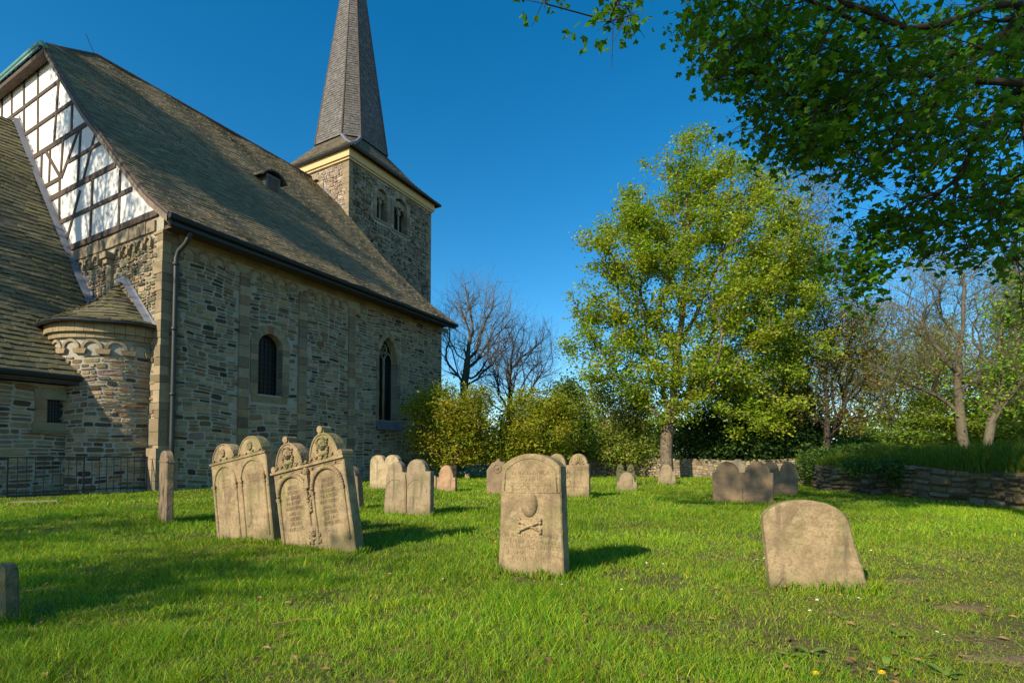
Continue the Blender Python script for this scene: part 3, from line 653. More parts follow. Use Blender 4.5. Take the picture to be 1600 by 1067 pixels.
for (a, za), (b, zb_) in zip(ln, ln[1:]):
    mb.add([W(a, -.22, za-.12), W(b, -.22, zb_-.12), W(b, -.06, zb_), W(a, -.06, za), W(b, -.05, zb_+.12), W(a, -.05, za+.12)], [(0, 1, 2, 3), (3, 2, 4, 5)])
cpart(mb.build('apse_flashing', M['lead']))
mb = MB(); c = 1
for z in np.arange(0, 1.1, .36): mb.box(W(-.12, -.14, z), d1*.7, d2*.6, UP*.35, 0, (1, .95, .95))
cpart(mb.build('corner_plinth', M['ashlar']))
# ================================================================ GROUND
def vnoise(x, y, sc, seed=0):
    x = np.asarray(x)*sc+seed*17.3; y = np.asarray(y)*sc+seed*9.1
    xi = np.floor(x); yi = np.floor(y); fx = x-xi; fy = y-yi; fx = fx*fx*(3-2*fx); fy = fy*fy*(3-2*fy)
    h = lambda a, b: np.modf(np.abs(np.sin(a*127.1+b*311.7+seed)*43758.5453))[0]
    return (h(xi, yi)*(1-fx)+h(xi+1, yi)*fx)*(1-fy)+(h(xi, yi+1)*(1-fx)+h(xi+1, yi+1)*fx)*fy
def terr(x, y): return .05*(vnoise(x, y, .45, 1)-.5)+.03*(vnoise(x, y, 1.7, 2)-.5)
ax = np.sinh(np.linspace(-5.2, 5.2, 261)); ax = ax/ax[-1]*600
gx, gy = np.meshgrid(ax, ax+6); gz = terr(gx, gy)*(np.hypot(gx, gy) < 60)
V = np.stack([gx, gy, gz], -1).reshape(-1, 3); n = len(ax); i = np.arange(n-1)
Q = np.stack([(i[:, None]*n+i[None]), (i[:, None]*n+i[None]+1), ((i[:, None]+1)*n+i[None]+1), ((i[:, None]+1)*n+i[None])], -1).reshape(-1, 4)
link('ground', npmesh('ground', V, Q.ravel(), np.arange(len(Q))*4, np.ones((len(V), 3)), M['soil'], smooth=True), kind='structure')
# retaining wall line on the right, boundary wall in the middle
RW = np.array([(12.6, 2.5), (11.9, 6.0), (11.05, 10.9), (10.85, 14.5), (10.7, 18.0), (12.2, 22.5), (14.6, 26.2)])
def poly_at(PL, u):
    d = np.hypot(*np.diff(PL, axis=0).T); c = np.concatenate([[0], np.cumsum(d)])
    x = np.interp(u, c, PL[:, 0]); y = np.interp(u, c, PL[:, 1]); e = .3
    tx = np.interp(u+e, c, PL[:, 0])-np.interp(u-e, c, PL[:, 0]); ty = np.interp(u+e, c, PL[:, 1])-np.interp(u-e, c, PL[:, 1])
    l = np.hypot(tx, ty)+1e-9; return x, y, -ty/l, tx/l, c[-1]
def poly_wall(name, PL, h, thick, side, pal, prot, wmax, hmax, matm, **k):
    Lr = float(poly_at(PL, np.zeros(1))[4]); mb = MB(); n = 40
    us = np.linspace(0, Lr, n); x, y, nx, ny, _ = poly_at(PL, us)
    hv = h*(1+.04*np.sin(us*1.7)); vs = []
    for i in range(n): a = np.array([x[i], y[i]]); m = np.array([nx[i], ny[i]])*side; b = a-m*thick; vs += [(*a, -.2), (*a, hv[i]-.03), (*b, hv[i]-.03), (*b, -.2)]
    mb.add(vs, [(4*i+j, 4*i+4+j, 4*i+4+(j+1) % 4, 4*i+(j+1) % 4) for i in range(n-1) for j in range(4)])
    rs = split_rects(.02, Lr-.02, 0, h+.02, wmax, hmax, .14, .08, lambda u, z: z < h*(1+.04*math.sin(u*1.7))-.02)
    def fn(U, Z, hh):
        x, y, nx, ny, _ = poly_at(PL, U); return x+nx*side*hh, y+ny*side*hh, Z
    o = stones_mesh(mb, name, rs, fn, None, warp=.05, prot=prot, gap=.014, pal=pal, pw=np.ones(len(pal))/len(pal), **k)
    o.data.materials[1] = matm; return o
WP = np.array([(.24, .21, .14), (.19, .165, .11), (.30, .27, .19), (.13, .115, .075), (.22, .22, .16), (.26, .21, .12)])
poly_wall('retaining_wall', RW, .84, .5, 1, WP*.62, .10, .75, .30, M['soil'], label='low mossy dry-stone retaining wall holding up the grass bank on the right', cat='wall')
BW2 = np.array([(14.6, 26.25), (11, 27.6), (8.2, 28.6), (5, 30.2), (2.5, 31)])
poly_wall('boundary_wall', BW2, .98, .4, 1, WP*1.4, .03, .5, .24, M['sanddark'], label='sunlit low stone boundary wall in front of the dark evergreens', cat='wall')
# bank behind the retaining wall
us = np.linspace(0, float(poly_at(RW, np.zeros(1))[4]), 60); x, y, nx, ny, _ = poly_at(RW, us)
off = np.array([.12, .5, 1.2, 2.2, 4, 8, 16, 40]); hz = np.array([.76, .86, 1.02, 1.16, 1.25, 1.2, .9, .1])
V = np.array([[x[i]-nx[i]*o, y[i]-ny[i]*o*.6, hz[k]+.06*math.sin(us[i]*1.3+k)] for i in range(60) for k, o in enumerate(off)])
Q = np.array([(i*8+k, i*8+k+1, i*8+k+9, i*8+k+8) for i in range(59) for k in range(7)])
link('grass_bank', npmesh('grass_bank', V, Q.ravel(), np.arange(len(Q))*4, np.ones((len(V), 3)), M['soil'], smooth=True), kind='structure')
# ================================================================ GRASS
def patch_mask(x, y):          # worn soil patches on the right foreground
    m = vnoise(x, y, 1.3, 5)*.6+vnoise(x, y, 4.1, 6)*.4
    r = np.zeros_like(m)
    for px, py, rx, ry in ((1510, 950, .5, .22), (1420, 905, .3, .16), (1570, 1030, .4, .16), (1180, 975, .3, .12), (1225, 925, .3, .12), (1500, 1005, .4, .1), (1010, 985, .35, .1)):
        g = ground(px, py); r = np.maximum(r, np.clip(1.5-1.2*np.hypot((x-g[0])/rx, (y-g[1])/ry), 0, 1))
    return np.clip(np.maximum(r*.95, (m-.62)*5*(x > 0)*(y < 6)+(m-.72)*4), 0, 1)
def grass_blades(bands, hfun, zf, acc, seed=3):
    r = np.random.default_rng(seed); X = []; Y = []; Wd = []
    for y0, y1, dens, wd in bands:
        n = int((y1*y1-y0*y0)*1.16*dens); yy = np.sqrt(r.uniform(y0*y0, y1*y1, n)); xx = r.uniform(-1.16, 1.16, n)*yy
        X.append(xx); Y.append(yy); Wd.append(np.full(n, wd))
    X = np.concatenate(X); Y = np.concatenate(Y); Wd = np.concatenate(Wd)
    k = acc(X, Y)*(r.random(len(X)) > patch_mask(X, Y)*.72)*(r.random(len(X)) < .45+1.1*vnoise(X, Y, 14., 31)*(Y < 9)+.5*(Y >= 9)); k = k.astype(bool); return X[k], Y[k], Wd[k]
def make_blades(name, X, Y, Z, wd, hh, lean, cols, seed, **k):
    r = np.random.default_rng(seed); n = len(X); a = r.uniform(0, 2*math.pi, n); b = r.uniform(0, 2*math.pi, n)
    dx, dy = np.cos(a)*wd/2, np.sin(a)*wd/2; ln = hh*lean*r.uniform(.2, 1.3, n); ex, ey = np.cos(b)*ln, np.sin(b)*ln
    B = np.stack([X, Y, Z-.01], -1); D = np.stack([dx, dy, 0*dx], -1)
    m = B+np.stack([ex*.35, ey*.35, hh*.58], -1); t = B+np.stack([ex, ey, hh], -1)
    V = np.stack([B-D, B+D, m+D*.8, m-D*.8, t], 1).reshape(-1, 3); o = np.arange(n)[:, None]*5
    Lq = np.concatenate([o+np.array([0, 1, 2, 3]), o+np.array([3, 2, 4])], 1).ravel()
    st = (np.arange(n)[:, None]*7+np.array([0, 4])).ravel()
    sh = np.array([.5, .5, .95, .95, 1.2]); c = (cols[:, None, :]*np.ones(5)[None, :, None]).reshape(-1, 3)
    return link(name, npmesh(name, V, Lq, st, c, M['grass']), kind='stuff', **k)
def in_church(x, y):
    q0 = x-C0[0]; q1 = y-C0[1]; s = q0*d2[0]+q1*d2[1]; t = q0*d1[0]+q1*d1[1]
    return ((s > -.05) & (t > -.1)) | ((s > SC-.1) & (t > -CL)) | ((s-AC)**2+t**2 < 4.2) | ((s > .1) & (t > -CL))
RWy = RW[:, 1]; RWx = RW[:, 0]
def acc_lawn(x, y): return (~in_church(x, y)) & (x < np.interp(y, RWy, RWx)+.05) & (y < 31-.25*x)
X, Y, Wd = grass_blades([(1.9, 3.6, 9800, .0030), (3.6, 5.2, 6400, .0038), (5.2, 7.5, 3700, .0052), (7.5, 12, 1800, .0074), (12, 20, 680, .0125), (20, 36, 220, .022)], None, None, acc_lawn)
n = len(X); r = np.random.default_rng(11)
tall = vnoise(X, Y, .9, 3)*.55+vnoise(X, Y, 3.2, 4)*.45; fine = vnoise(X, Y, 9., 8)
rightshort = np.clip((X-.6)/2, 0, 1)*np.clip((8-Y)/3, 0, 1)
hh = (.018+.07*tall**2+.028*fine)*(1-.5*rightshort)*r.uniform(.35, 1.5, n)*(1+.012*np.clip(Y, 0, 30))
tuft = (vnoise(X, Y, 2.1, 12) > .80); hh = np.where(tuft, hh*1.45, hh)
base = np.array([(1, 1, 1), (1.55, 1.12, .9), (.55, .8, 1.0), (2.0, 1.2, 1.6), (2.1, 1.15, 5.5)])
pw = np.stack([.42+0*tall, .22+.3*(1-tall), .2+.35*tall, .10+.14*rightshort, .035+.08*rightshort], -1); pw = pw/pw.sum(1, keepdims=True)
ci = (r.random((n, 1)) > np.cumsum(pw, 1)).sum(1).clip(0, 4); cols = base[ci]*r.uniform(.6, 1.4, (n, 1))*(.72+.5*vnoise(X, Y, .8, 20)+.16*vnoise(X, Y, 5., 21))[:, None]
make_blades('lawn_grass', X, Y, terr(X, Y), Wd*r.uniform(.7, 1.6, n), hh, 1.0, cols, 5, label='bright green unmown lawn grass between the gravestones', cat='grass')
# dead thatch lying between the blades
k = r.random(len(X)) < .15*(Y < 7); nt_ = int(k.sum())
make_blades('grass_thatch', X[k], Y[k], terr(X[k], Y[k])+.006, Wd[k]*1.1, r.uniform(.006, .03, nt_), 3.2, np.array([(2.3, 1.1, 7), (1.5, .75, 4.5), (2.8, 1.5, 10), (1.8, 1.1, 2)])[r.integers(0, 4, nt_)]*r.uniform(.5, 1.1, (nt_, 1)), 15, label='dead straw-coloured thatch lying in the lawn', cat='thatch')
# long grass on the bank, tints darkened to paint in its shade
n = 42000; u = r.uniform(0, us[-1], n); o = r.random(n)**1.3*4.5+.05; x, y, nx, ny, _ = poly_at(RW, u)
X = x-nx*o; Y = y-ny*o*.6; Z = np.interp(o, off, hz)
make_blades('bank_grass', X, Y, Z, np.full(n, .016), r.uniform(.14, .5, n)*(.7+.6*vnoise(X, Y, 1.5, 9))*(1-.3*(o > 3)), .5, base[r.integers(0, 3, n)]*np.array([.52, .5, .6])*r.uniform(.7, 1.2, (n, 1)), 6, label='long rough grass on top of the retaining wall', cat='grass')
for i, (px, py, rx, ry) in enumerate(((1515, 955, .30, .13), (1580, 1036, .34, .11), (1420, 908, .2, .08))):
    g = ground(px, py); mb = MB(); k = 40; pts = [(rx*math.cos(a)*random.uniform(.55, 1.2), ry*math.sin(a)*random.uniform(.55, 1.2)) for a in np.linspace(0, 2*math.pi, k+1)[:-1]]
    rings = [[(g[0]+x*f, g[1]+y*f, float(terr(g[0]+x*f, g[1]+y*f))+z) for x, y in pts] for f, z in ((1, -.012), (.75, .004), (.4, .007))]
    mb.add(rings[0]+rings[1]+rings[2], [(r*k+i_, r*k+(i_+1) % k, (r+1)*k+(i_+1) % k, (r+1)*k+i_) for r in (0, 1) for i_ in range(k)]+[tuple(range(2*k, 3*k))]); mb.build('soil_patch', M['dirt'], None, kind='structure')
# ================================================================ SMALL PLANTS
def daisy(px, py, lab, hgt=.07):
    g = ground(px, py); x, y = g[0], g[1]; t = empty('daisy', (x, y, float(terr(x, y))), label=lab, cat='daisy', group='daisies scattered in the short grass')
    t.rotation_euler = (random.uniform(-.4, .1), random.uniform(-.3, .3), random.uniform(0, 6)); mb = MB(); k = 13
    for i in range(k):
        a = 2*math.pi*i/k; c, s = math.cos(a), math.sin(a); q = .0125
        mb.add([(c*.003-s*.001, s*.003+c*.001, hgt), (c*.009-s*.0025, s*.009+c*.0025, hgt+.003), (c*q, s*q, hgt+.002), (c*.009+s*.0025, s*.009-c*.0025, hgt+.003), (c*.003+s*.001, s*.003-c*.001, hgt)], [(0, 1, 2, 3, 4)])
    mb.build('petals', M['white'], t); mb = MB(); mb.ball((0, 0, hgt+.001), .0045, .0045, .003, 8, 4); mb.build('flower_centre', M['yellow'], t, smooth=True)
    mb = MB(); mb.tube([(0, 0, -.01), (.002, .001, hgt*.5), (0, 0, hgt)], .0012, 4); mb.build('stem', M['stem'], t)
def dandelion(px, py, lab, hgt=.09):
    g = ground(px, py); x, y = g[0], g[1]; t = empty('dandelion', (x, y, float(terr(x, y))), label=lab, cat='dandelion', group='dandelions in flower')
    t.rotation_euler = (-.3, .1, random.uniform(0, 6)); mb = MB()
    for rr, n, z in ((.019, 22, 0), (.015, 18, .004), (.009, 12, .008)):
        for i in range(n):
            a = 2*math.pi*(i+random.random()*.5)/n; c, s = math.cos(a), math.sin(a)
            mb.add([(c*.002, s*.002, hgt), (c*rr*.7-s*.0016, s*rr*.7+c*.0016, hgt+z+.003), (c*rr, s*rr, hgt+z+.002), (c*rr*.7+s*.0016, s*rr*.7-c*.0016, hgt+z+.003)], [(0, 1, 2, 3)])
    mb.build('petals', M['yellow'], t); mb = MB(); mb.tube([(.01, 0, -.01), (.004, .002, hgt*.5), (0, 0, hgt)], .002, 5); mb.build('stem', M['stem'], t)
for px, py, lab in [(1277, 941, 'white daisy just under the foot of the low broad headstone'), (1338, 939, 'white daisy near the right-hand corner of the low broad headstone'), (1297, 972, 'daisy below the low broad headstone beside a weed leaf'),
    (1461, 1000, 'left one of two close white daisies in the short grass at lower right'), (1482, 1006, 'right one of two close white daisies in the short grass at lower right'), (1545, 965, 'daisy at the edge of the bare soil patch'),
    (975, 927, 'daisy right of the shadow of the skull-and-crossbones headstone'), (966, 920, 'daisy just behind another one right of the crossbones headstone'), (882, 918, 'lone daisy by the right foot of the crossbones headstone'),
    (1008, 878, 'daisy at the tip of the crossbones headstone shadow'), (1015, 884, 'daisy in front of the tip of the long headstone shadow'), (1033, 880, 'daisy well right of the headstone shadow'), (1186, 875, 'daisy left of the low broad headstone'),
    (1195, 872, 'daisy touching the left side of the low broad headstone'), (1364, 860, 'daisy behind the low broad headstone on its right'), (623, 884, 'small daisy right of the ornate double headstone'), (1530, 998, 'daisy at far lower right alone in the grass'), (1270, 960, 'daisy in the grass between the weeds and the low broad headstone'), (690, 908, 'lone daisy halfway between the ornate and the crossbones headstones')]: daisy(px, py+9, lab)
for px, py, lab in [(1307, 935, 'dandelion standing against the foot of the low broad headstone'), (1285, 1063, 'largest dandelion at the bottom edge of the picture'), (1385, 1063, 'smaller dandelion at the bottom edge right of the largest one'),
    (1549, 918, 'dandelion near the right edge in the bright grass'), (776, 846, 'dandelion beside the left edge of the crossbones headstone'), (1557, 865, 'dandelion far back by the right edge')]: dandelion(px, py+12, lab)
def weed(px, py, n, L, lab):
    g = ground(px, py); x, y = g[0], g[1]; mb = MB()
    for i in range(n):
        a = 2*math.pi*i/n+random.uniform(-.4, .4); up = random.uniform(.2, .75); l = L*random.uniform(.4, .8); w = l*.24; c, s = math.cos(a), math.sin(a); vs = []
        for f, ww, z in ((0, .25, 0), (.3, .7, .35), (.62, 1, .6), (.85, .8, .68), (1, .05, .66)):
            q = np.array([c*l*f, s*l*f, z*l*up]); d = np.array([-s, c, 0])*w*ww*random.uniform(.85, 1.1); vs += [q-d, q+np.array([0, 0, -.15*w]), q+d]
        col = random.uniform(.7, 1.1); mb.add(vs, [(3*k+j, 3*k+j+1, 3*k+j+4, 3*k+j+3) for k in range(4) for j in (0, 1)], 0, (col, col*1.02, col))
    mb.build('weed', M['weed'], None, label=lab, cat='weed', group='broad-leaved weeds in the lawn').location = (x, y, float(terr(x, y)))
for px, py, n, L, lab in [(1232, 1022, 5, .15, 'broad-leaved weed left of the others in the lower right foreground'), (1262, 1018, 4, .16, 'tall broad-leaved weed with one upright leaf in the lower right foreground'), (1318, 968, 6, .14, 'leafy weed just in front of the low broad headstone'),
    (1410, 1000, 6, .13, 'flat weed rosette left of the pair of daisies'), (1440, 1030, 5, .13, 'weed rosette below the pair of daisies'), (1385, 1045, 5, .12, 'weed rosette by the bottom dandelions'), (1105, 975, 4, .1, 'small weed left of the worn soil patch'), (1480, 1058, 6, .13, 'weed at the bottom edge near the right corner')]: weed(px, py, n, L, lab)
# dry leaf litter and twigs
mb = MB()
for i in range(2600):
    y = 2.5+random.random()**1.5*9; x = random.uniform(-1, 1)*y; 
    if random.random() > .35+.65*float(patch_mask(np.array([x]), np.array([y]))[0]): continue
    a = random.uniform(0, 6.3); l = random.uniform(.012, .035); c, s = math.cos(a)*l, math.sin(a)*l; z = float(terr(x, y))+random.uniform(.005, .05); t = random.uniform(.4, 1.3)
    mb.add([(x-c, y-s, z), (x+s*.5, y-c*.5, z+l*.4), (x+c, y+s, z+l*.2), (x-s*.5, y+c*.5, z+l*.1)], [(0, 1, 2, 3)], 0, (t, t*.9, t*.8))
mb.build('leaf_litter', M['dry'], None, kind='stuff', label='dry brown leaf bits scattered in the grass', cat='leaf litter')
for (p, q, lab) in (((423, 989), (505, 982), 'long pale dry twig lying in the left foreground grass'), ((1212, 920), (1222, 905), 'short dark twig leaning on the left foot of the low broad headstone')):
    a = ground(*p); b = ground(*q); a[2] = .06; b[2] = .07 if q[0] < 600 else .14; m = (a+b)/2+np.array([0, .02, .01]); mb = MB()
    if q[0] > 600: a = ground(1206, 930)+np.array([0, -.05, .06]); b = a+np.array([.09, .02, .10]); m = (a+b)/2
    mb.tube([a, m, b], [.003, .004, .002], 5); mb.build('twig', M['dry' if q[0] < 600 else 'barkC'], None, label=lab, cat='twig')
# ================================================================ GRAVESTONES
def offs(poly, d):
    n = len(poly); out = []
    for i in range(n):
        a = np.array(poly[i-1]); b = np.array(poly[i]); c = np.array(poly[(i+1) % n]); e0 = b-a; e1 = c-b
        e0 = e0/(np.linalg.norm(e0)+1e-9); e1 = e1/(np.linalg.norm(e1)+1e-9); m = np.array([-(e0+e1)[1], (e0+e1)[0]]); l = np.linalg.norm(m)
        m = m/l if l > .2 else np.array([-e0[1], e0[0]]); out.append(tuple(b+m*d))
    return out
def densify(poly, st=.045, j=.0022):
    out = []
    for a, b in zip(poly, poly[1:]+poly[:1]):
        a = np.array(a); b = np.array(b); k = max(1, int(np.linalg.norm(b-a)/st))
        for i in range(k): p = a+(b-a)*i/k; out.append((p[0]+random.uniform(-j, j), p[1]+random.uniform(-j, j)))
    return out
def slab(mb, poly, T, bev=.012, m=0):      # counter-clockwise outline in (x,z); front at y=0
    poly = densify(poly); i1 = offs(poly, bev); n = len(poly)
    vs = [(x, 0, z) for x, z in i1]+[(x, bev, z) for x, z in poly]+[(x, T-bev, z) for x, z in poly]+[(x, T, z) for x, z in i1]
    fs = [tuple(range(n)), tuple(range(3*n, 4*n))[::-1]]
    for r in range(3): fs += [(r*n+i, (r+1)*n+i, (r+1)*n+(i+1) % n, r*n+(i+1) % n) for i in range(n)]
    mb.add(vs, fs, m)
def arc(cx, cz, r, a0, a1, n, rz=None):
    rz = rz or r; return [(cx+r*math.cos(a0+(a1-a0)*i/n), cz+rz*math.sin(a0+(a1-a0)*i/n)) for i in range(n+1)]
PI = math.pi
def shoulders(w, hs, hp, rr=None, taper=0., n=14):          # arch with small shoulders
    rr = rr or w*.40; wt = w-taper
    return [(-w/2, -.15), (w/2, -.15), (wt/2, hs)]+arc(0, hs, rr, 0, PI, n, hp-hs)+[(-wt/2, hs)]
def segtop(w, hs, hp, taper=0., n=16):
    wt = (w-taper)/2; s = hp-hs; R = (wt*wt+s*s)/(2*s); a = math.asin(min(1, wt/R))
    return [(-w/2, -.15), (w/2, -.15)]+[(R*math.sin(a-2*a*i/n), hp-R+R*math.cos(a-2*a*i/n)) for i in range(n+1)]
def double(w, hs, hp, rf=.40, taper=0., notch=None, n=12, rl=1., rr_=1.):
    wt = w-taper; q = wt/4; r = wt*rf/2; notch = hs if notch is None else notch
    return [(-w/2, -.15), (w/2, -.15), (wt/2, hs)]+arc(q, hs, r, 0, PI, n, (hp-hs)*rr_)+([(q-r-.005, notch), (-q+r+.005, notch)] if notch < hs else [])+arc(-q, hs, r, 0, PI, n, (hp-hs)*rl)+[(-wt/2, hs)]
def lp(x, z, h=0): return (x, -h, z)
def text(parent, lines, x, z, size, depth=.005, width=None, matl='sand', lab=None):
    cu = bpy.data.curves.new('t', 'FONT'); cu.body = '\n'.join(lines); cu.size = size; cu.align_x = 'CENTER'; cu.extrude = depth; cu.space_line = .95; cu.resolution_u = 2; cu.offset = -.0002
    o = bpy.data.objects.new('t', cu); COL.objects.link(o); dg = bpy.context.evaluated_depsgraph_get(); dg.update()
    me = bpy.data.meshes.new_from_object(o.evaluated_get(dg)); bpy.data.objects.remove(o)
    co = np.zeros(len(me.vertices)*3); me.vertices.foreach_get('co', co); co = co.reshape(-1, 3)
    sx = 1 if not width else width/max(.01, np.ptp(co[:, 0]))
    new = np.stack([x+co[:, 0]*sx, -co[:, 2], z+co[:, 1]], -1); me.vertices.foreach_set('co', new.ravel()); me.materials.clear(); me.materials.append(M[matl])
    return link('inscription', me, parent)
STN = []
def stone(pxl, pxr, pyb, psi, T, outline, label, roll=0., back=0., yb=None, group='old sandstone gravestones', matl='sand'):
    """front foot between two columns of the photograph; returns Empty, width and a px->height function"""
    g = ground((pxl+pxr)/2, pyb); X0, Y0 = g[0], g[1]; ps = math.radians(psi)
    el = lambda px: (((px-CX)/F)*Y0-X0)/(math.cos(ps)+((px-CX)/F)*math.sin(ps))
    w = el(pxr)-el(pxl); hz_ = lambda py: H+(ray(CX, py)[2]/ray(CX, py)[1])*Y0
    t = empty('gravestone', (X0, Y0, float(terr(X0, Y0))), (math.radians(-back), math.radians(roll), -ps), label=label, cat='gravestone', group=group)
    STN.append((X0, Y0, ps, w, T)); poly = outline(w, hz_); mb = MB(); slab(mb, poly, T); mb.build('slab', M[matl], t); return t, w, hz_
def mould(parent, pts, r=.018, name='moulding', mt='sand', n=6, h=.0, beads=0):
    mb = MB(); mb.tube([lp(x, z, h) for x, z in pts], r, n)
    if beads:
        pts = np.array(pts); d = np.concatenate([[0], np.cumsum(np.hypot(*np.diff(pts, axis=0).T))]); 
        for u in np.arange(0, d[-1], beads): mb.ball((np.interp(u, d, pts[:, 0]), -.012, np.interp(u, d, pts[:, 1])), r*1.5, r*1.2, r*1.5, 6, 4)
    return mb.build(name, M[mt], parent, smooth=True)
def cresc(parent, x0, x1, z, r=.022, n=9, name='scrollwork'):
    mb = MB()
    for i in range(n):
        x = x0+(x1-x0)*(i+.5)/n; zz = z+random.uniform(-.01, .02); rr = r*random.uniform(.8, 1.3)
        mb.tube([lp(x+rr*(1-a/9)*math.cos(a), zz+rr*(1-a/9)*math.sin(a), .012) for a in np.linspace(0, 7, 14)], .009, 5); mb.ball((x, -.012, zz), .01, .012, .01, 6, 4)
    mb.tube([lp(x0, z-.008), lp(x1, z-.008)], .006, 5)
    return mb.build(name, M['sand'], parent, smooth=True)
def face_relief(parent, x, z, s=.055):
    mb = MB(); mb.ball((x, -.01, z), s*.72, .05, s, 14, 10); mb.ball((x, -.058, z-s*.12), s*.13, .018, s*.26, 8, 6)
    for sx in (-1, 1):
        mb.ball((x+sx*s*.28, -.048, z+s*.14), s*.16, .012, s*.09, 8, 5); mb.ball((x+sx*s*.3, -.046, z+s*.3), s*.22, .014, s*.06, 8, 5); mb.ball((x+sx*s*.35, -.042, z-s*.3), s*.2, .015, s*.2, 8, 5)
    mb.ball((x, -.052, z-s*.52), s*.26, .01, s*.07, 8, 5); mb.ball((x, -.04, z-s*.78), s*.25, .02, s*.16, 8, 5)
    for a in np.linspace(-.5, PI+.5, 15): mb.ball((x+s*.85*math.cos(a), -.02, z+.2*s+s*.95*math.sin(a)), s*.22, .03, s*.2, 7, 5)
    for sx in (-1, 1):
        for i in range(5): mb.ball((x+sx*s*(1.15+.15*math.sin(i*2)), -.012, z-s*(1.1-.45*i)), s*.2, .022, s*.22, 7, 5)
    mb.ball((x, -.005, z-s*1.5), s*1.3, .035, s*.5, 12, 6); return mb.build('portrait_relief', M['sand'], parent, smooth=True)
def skull(parent, x, z, s=.055, bones=True):
    mb = MB(); mb.ball((x, -.005, z), s*.95, .05, s, 16, 10); mb.ball((x, -.01, z-s*.85), s*.55, .035, s*.42, 12, 8)
    o = mb.build('skull', M['sand'], parent, smooth=True); mb = MB()
    for sx in (-1, 1): mb.ball((x+sx*s*.36, -.046, z-s*.12), s*.24, .012, s*.2, 10, 6)
    mb.ball((x, -.05, z-s*.5), s*.1, .01, s*.15, 8, 5)
    for i in range(-2, 3): mb.tube([lp(x+i*s*.16, z-s*.8, .045), lp(x+i*s*.16, z-s*1.1, .043)], .0025, 4)
    mb.build('eye_sockets', M['sanddark'], o)
    if bones: crossbones(parent, x, z-s*1.75, s*1.5, .012)
def crossbones(parent, x, z, L, r):
    for sg in (1, -1):
        mb = MB(); a = np.array([x-L, z-L*.42*sg]); b = np.array([x+L, z+L*.42*sg]); mb.tube([lp(*a, r*.6), lp(*((a+b)/2), r*(1.1 if sg > 0 else .5)), lp(*b, r*.6)], [r*1.1, r*.85, r*1.1], 8)
        for e in (a, b):
            for k in (-1, 1): mb.ball((e[0], -r*.6, e[1]+k*r*.8), r*1.25, r*1.2, r*1.15, 8, 6)
        mb.build('bone', M['sand'], parent, smooth=True)
def panel(parent, x0, x1, z0, zs, r=.012, beads=0, cols=True):
    c = (x0+x1)/2; R = (x1-x0)/2
    mould(parent, arc(c, zs, R, 0, PI, 18), r, 'arch_moulding', beads=beads)
    if cols:
        for x in (x0, x1):
            mb = MB(); mb.tube([lp(x, z0), lp(x, zs-.05)], r*1.15, 8); mb.box((x-.028, -.026, zs-.05), (.056, 0, 0), (0, .03, 0), (0, 0, .018)); mb.box((x-.034, -.03, zs-.03), (.068, 0, 0), (0, .034, 0), (0, 0, .02)); mb.box((x-.026, -.02, zs-.09), (.052, 0, 0), (0, .03, 0), (0, 0, .015)); mb.build('column', M['sand'], parent)
# --- central skull-and-crossbones stone
t, w, hz_ = stone(777, 880, 902, 23, .20, lambda w, h: segtop(w, h(729), h(709), taper=.075), 'tall sandstone headstone with an oval and crossed bones carved on its face', back=1.5, roll=-.6)
hp = hz_(709); hs = hz_(729); wt = w-.075
R_ = (lambda a: a)
inn = [(x*.90, z-.045) for x, z in segtop(w-.02, hs, hp, taper=.09)[2:]]
mould(t, [(-wt*.45, hz_(768))]+inn[::-1]+[(wt*.45, hz_(768))], .007, 'border')
mould(t, [(-w*.44, hz_(770)), (w*.44, hz_(770))], .006, 'border')
text(t, ['ANNO HENR Y', 'SCHIEHE', 'ERSCHEN DAVN', 'ERSCHER AN 1'], .0, hz_(742), .062, .004, wt*.68)
mb = MB(); zc_ = (hz_(768)+hz_(808))/2; mb.ball((-.01, .006, zc_), .09, .06, .13, 24, 16); mb.build('oval_boss', M['sand'], t, smooth=True)
crossbones(t, -.005, hz_(822), .112, .0165)
text(t, ['VNI DIOUS SEPEN', 'VHEET NOMENS'], .0, hz_(840), .058, .004, w*.82)
text(t, ['IHR NAME CHRIST', 'DER HERR IST GVT', 'RVHE SANFT'], .0, hz_(858), .06, .0035, w*.84)
# --- low broad stone right foreground
t, w, hz_ = stone(1204, 1363, 926, 14, .14, lambda w, h: [(-w/2, -.15), (w/2+.03, -.15), (w/2, .0), (w/2-.055, .12), (w*.5-.075, .22), (w/2-.125, .40), (w/2-.165, h(816))]+arc(-.11, h(820), w/2-.06, 0.04, PI-.08, 20, h(785)-h(820))[1:]+[(-w/2-.048, h(830)), (-w/2-.02, .25)],
    'low broad weathered headstone with a plain worn face, nearest on the right', roll=0, back=2)
mb = MB()
for i in range(4): mb.tube([lp(-.16+i*.018, hz_(795)-i*.035, -.002), lp(-.145+i*.018, hz_(795)-(i+1)*.035, -.002)], .009, 5)
mb.build('scar', M['sandpale'], t, label='pale scratch running down from the top'); text(t, ['hier ruhet in Gott', 'der ehrsame', 'geb. 1741 gest. 1806'], .02, hz_(826), .055, .0018, .42)
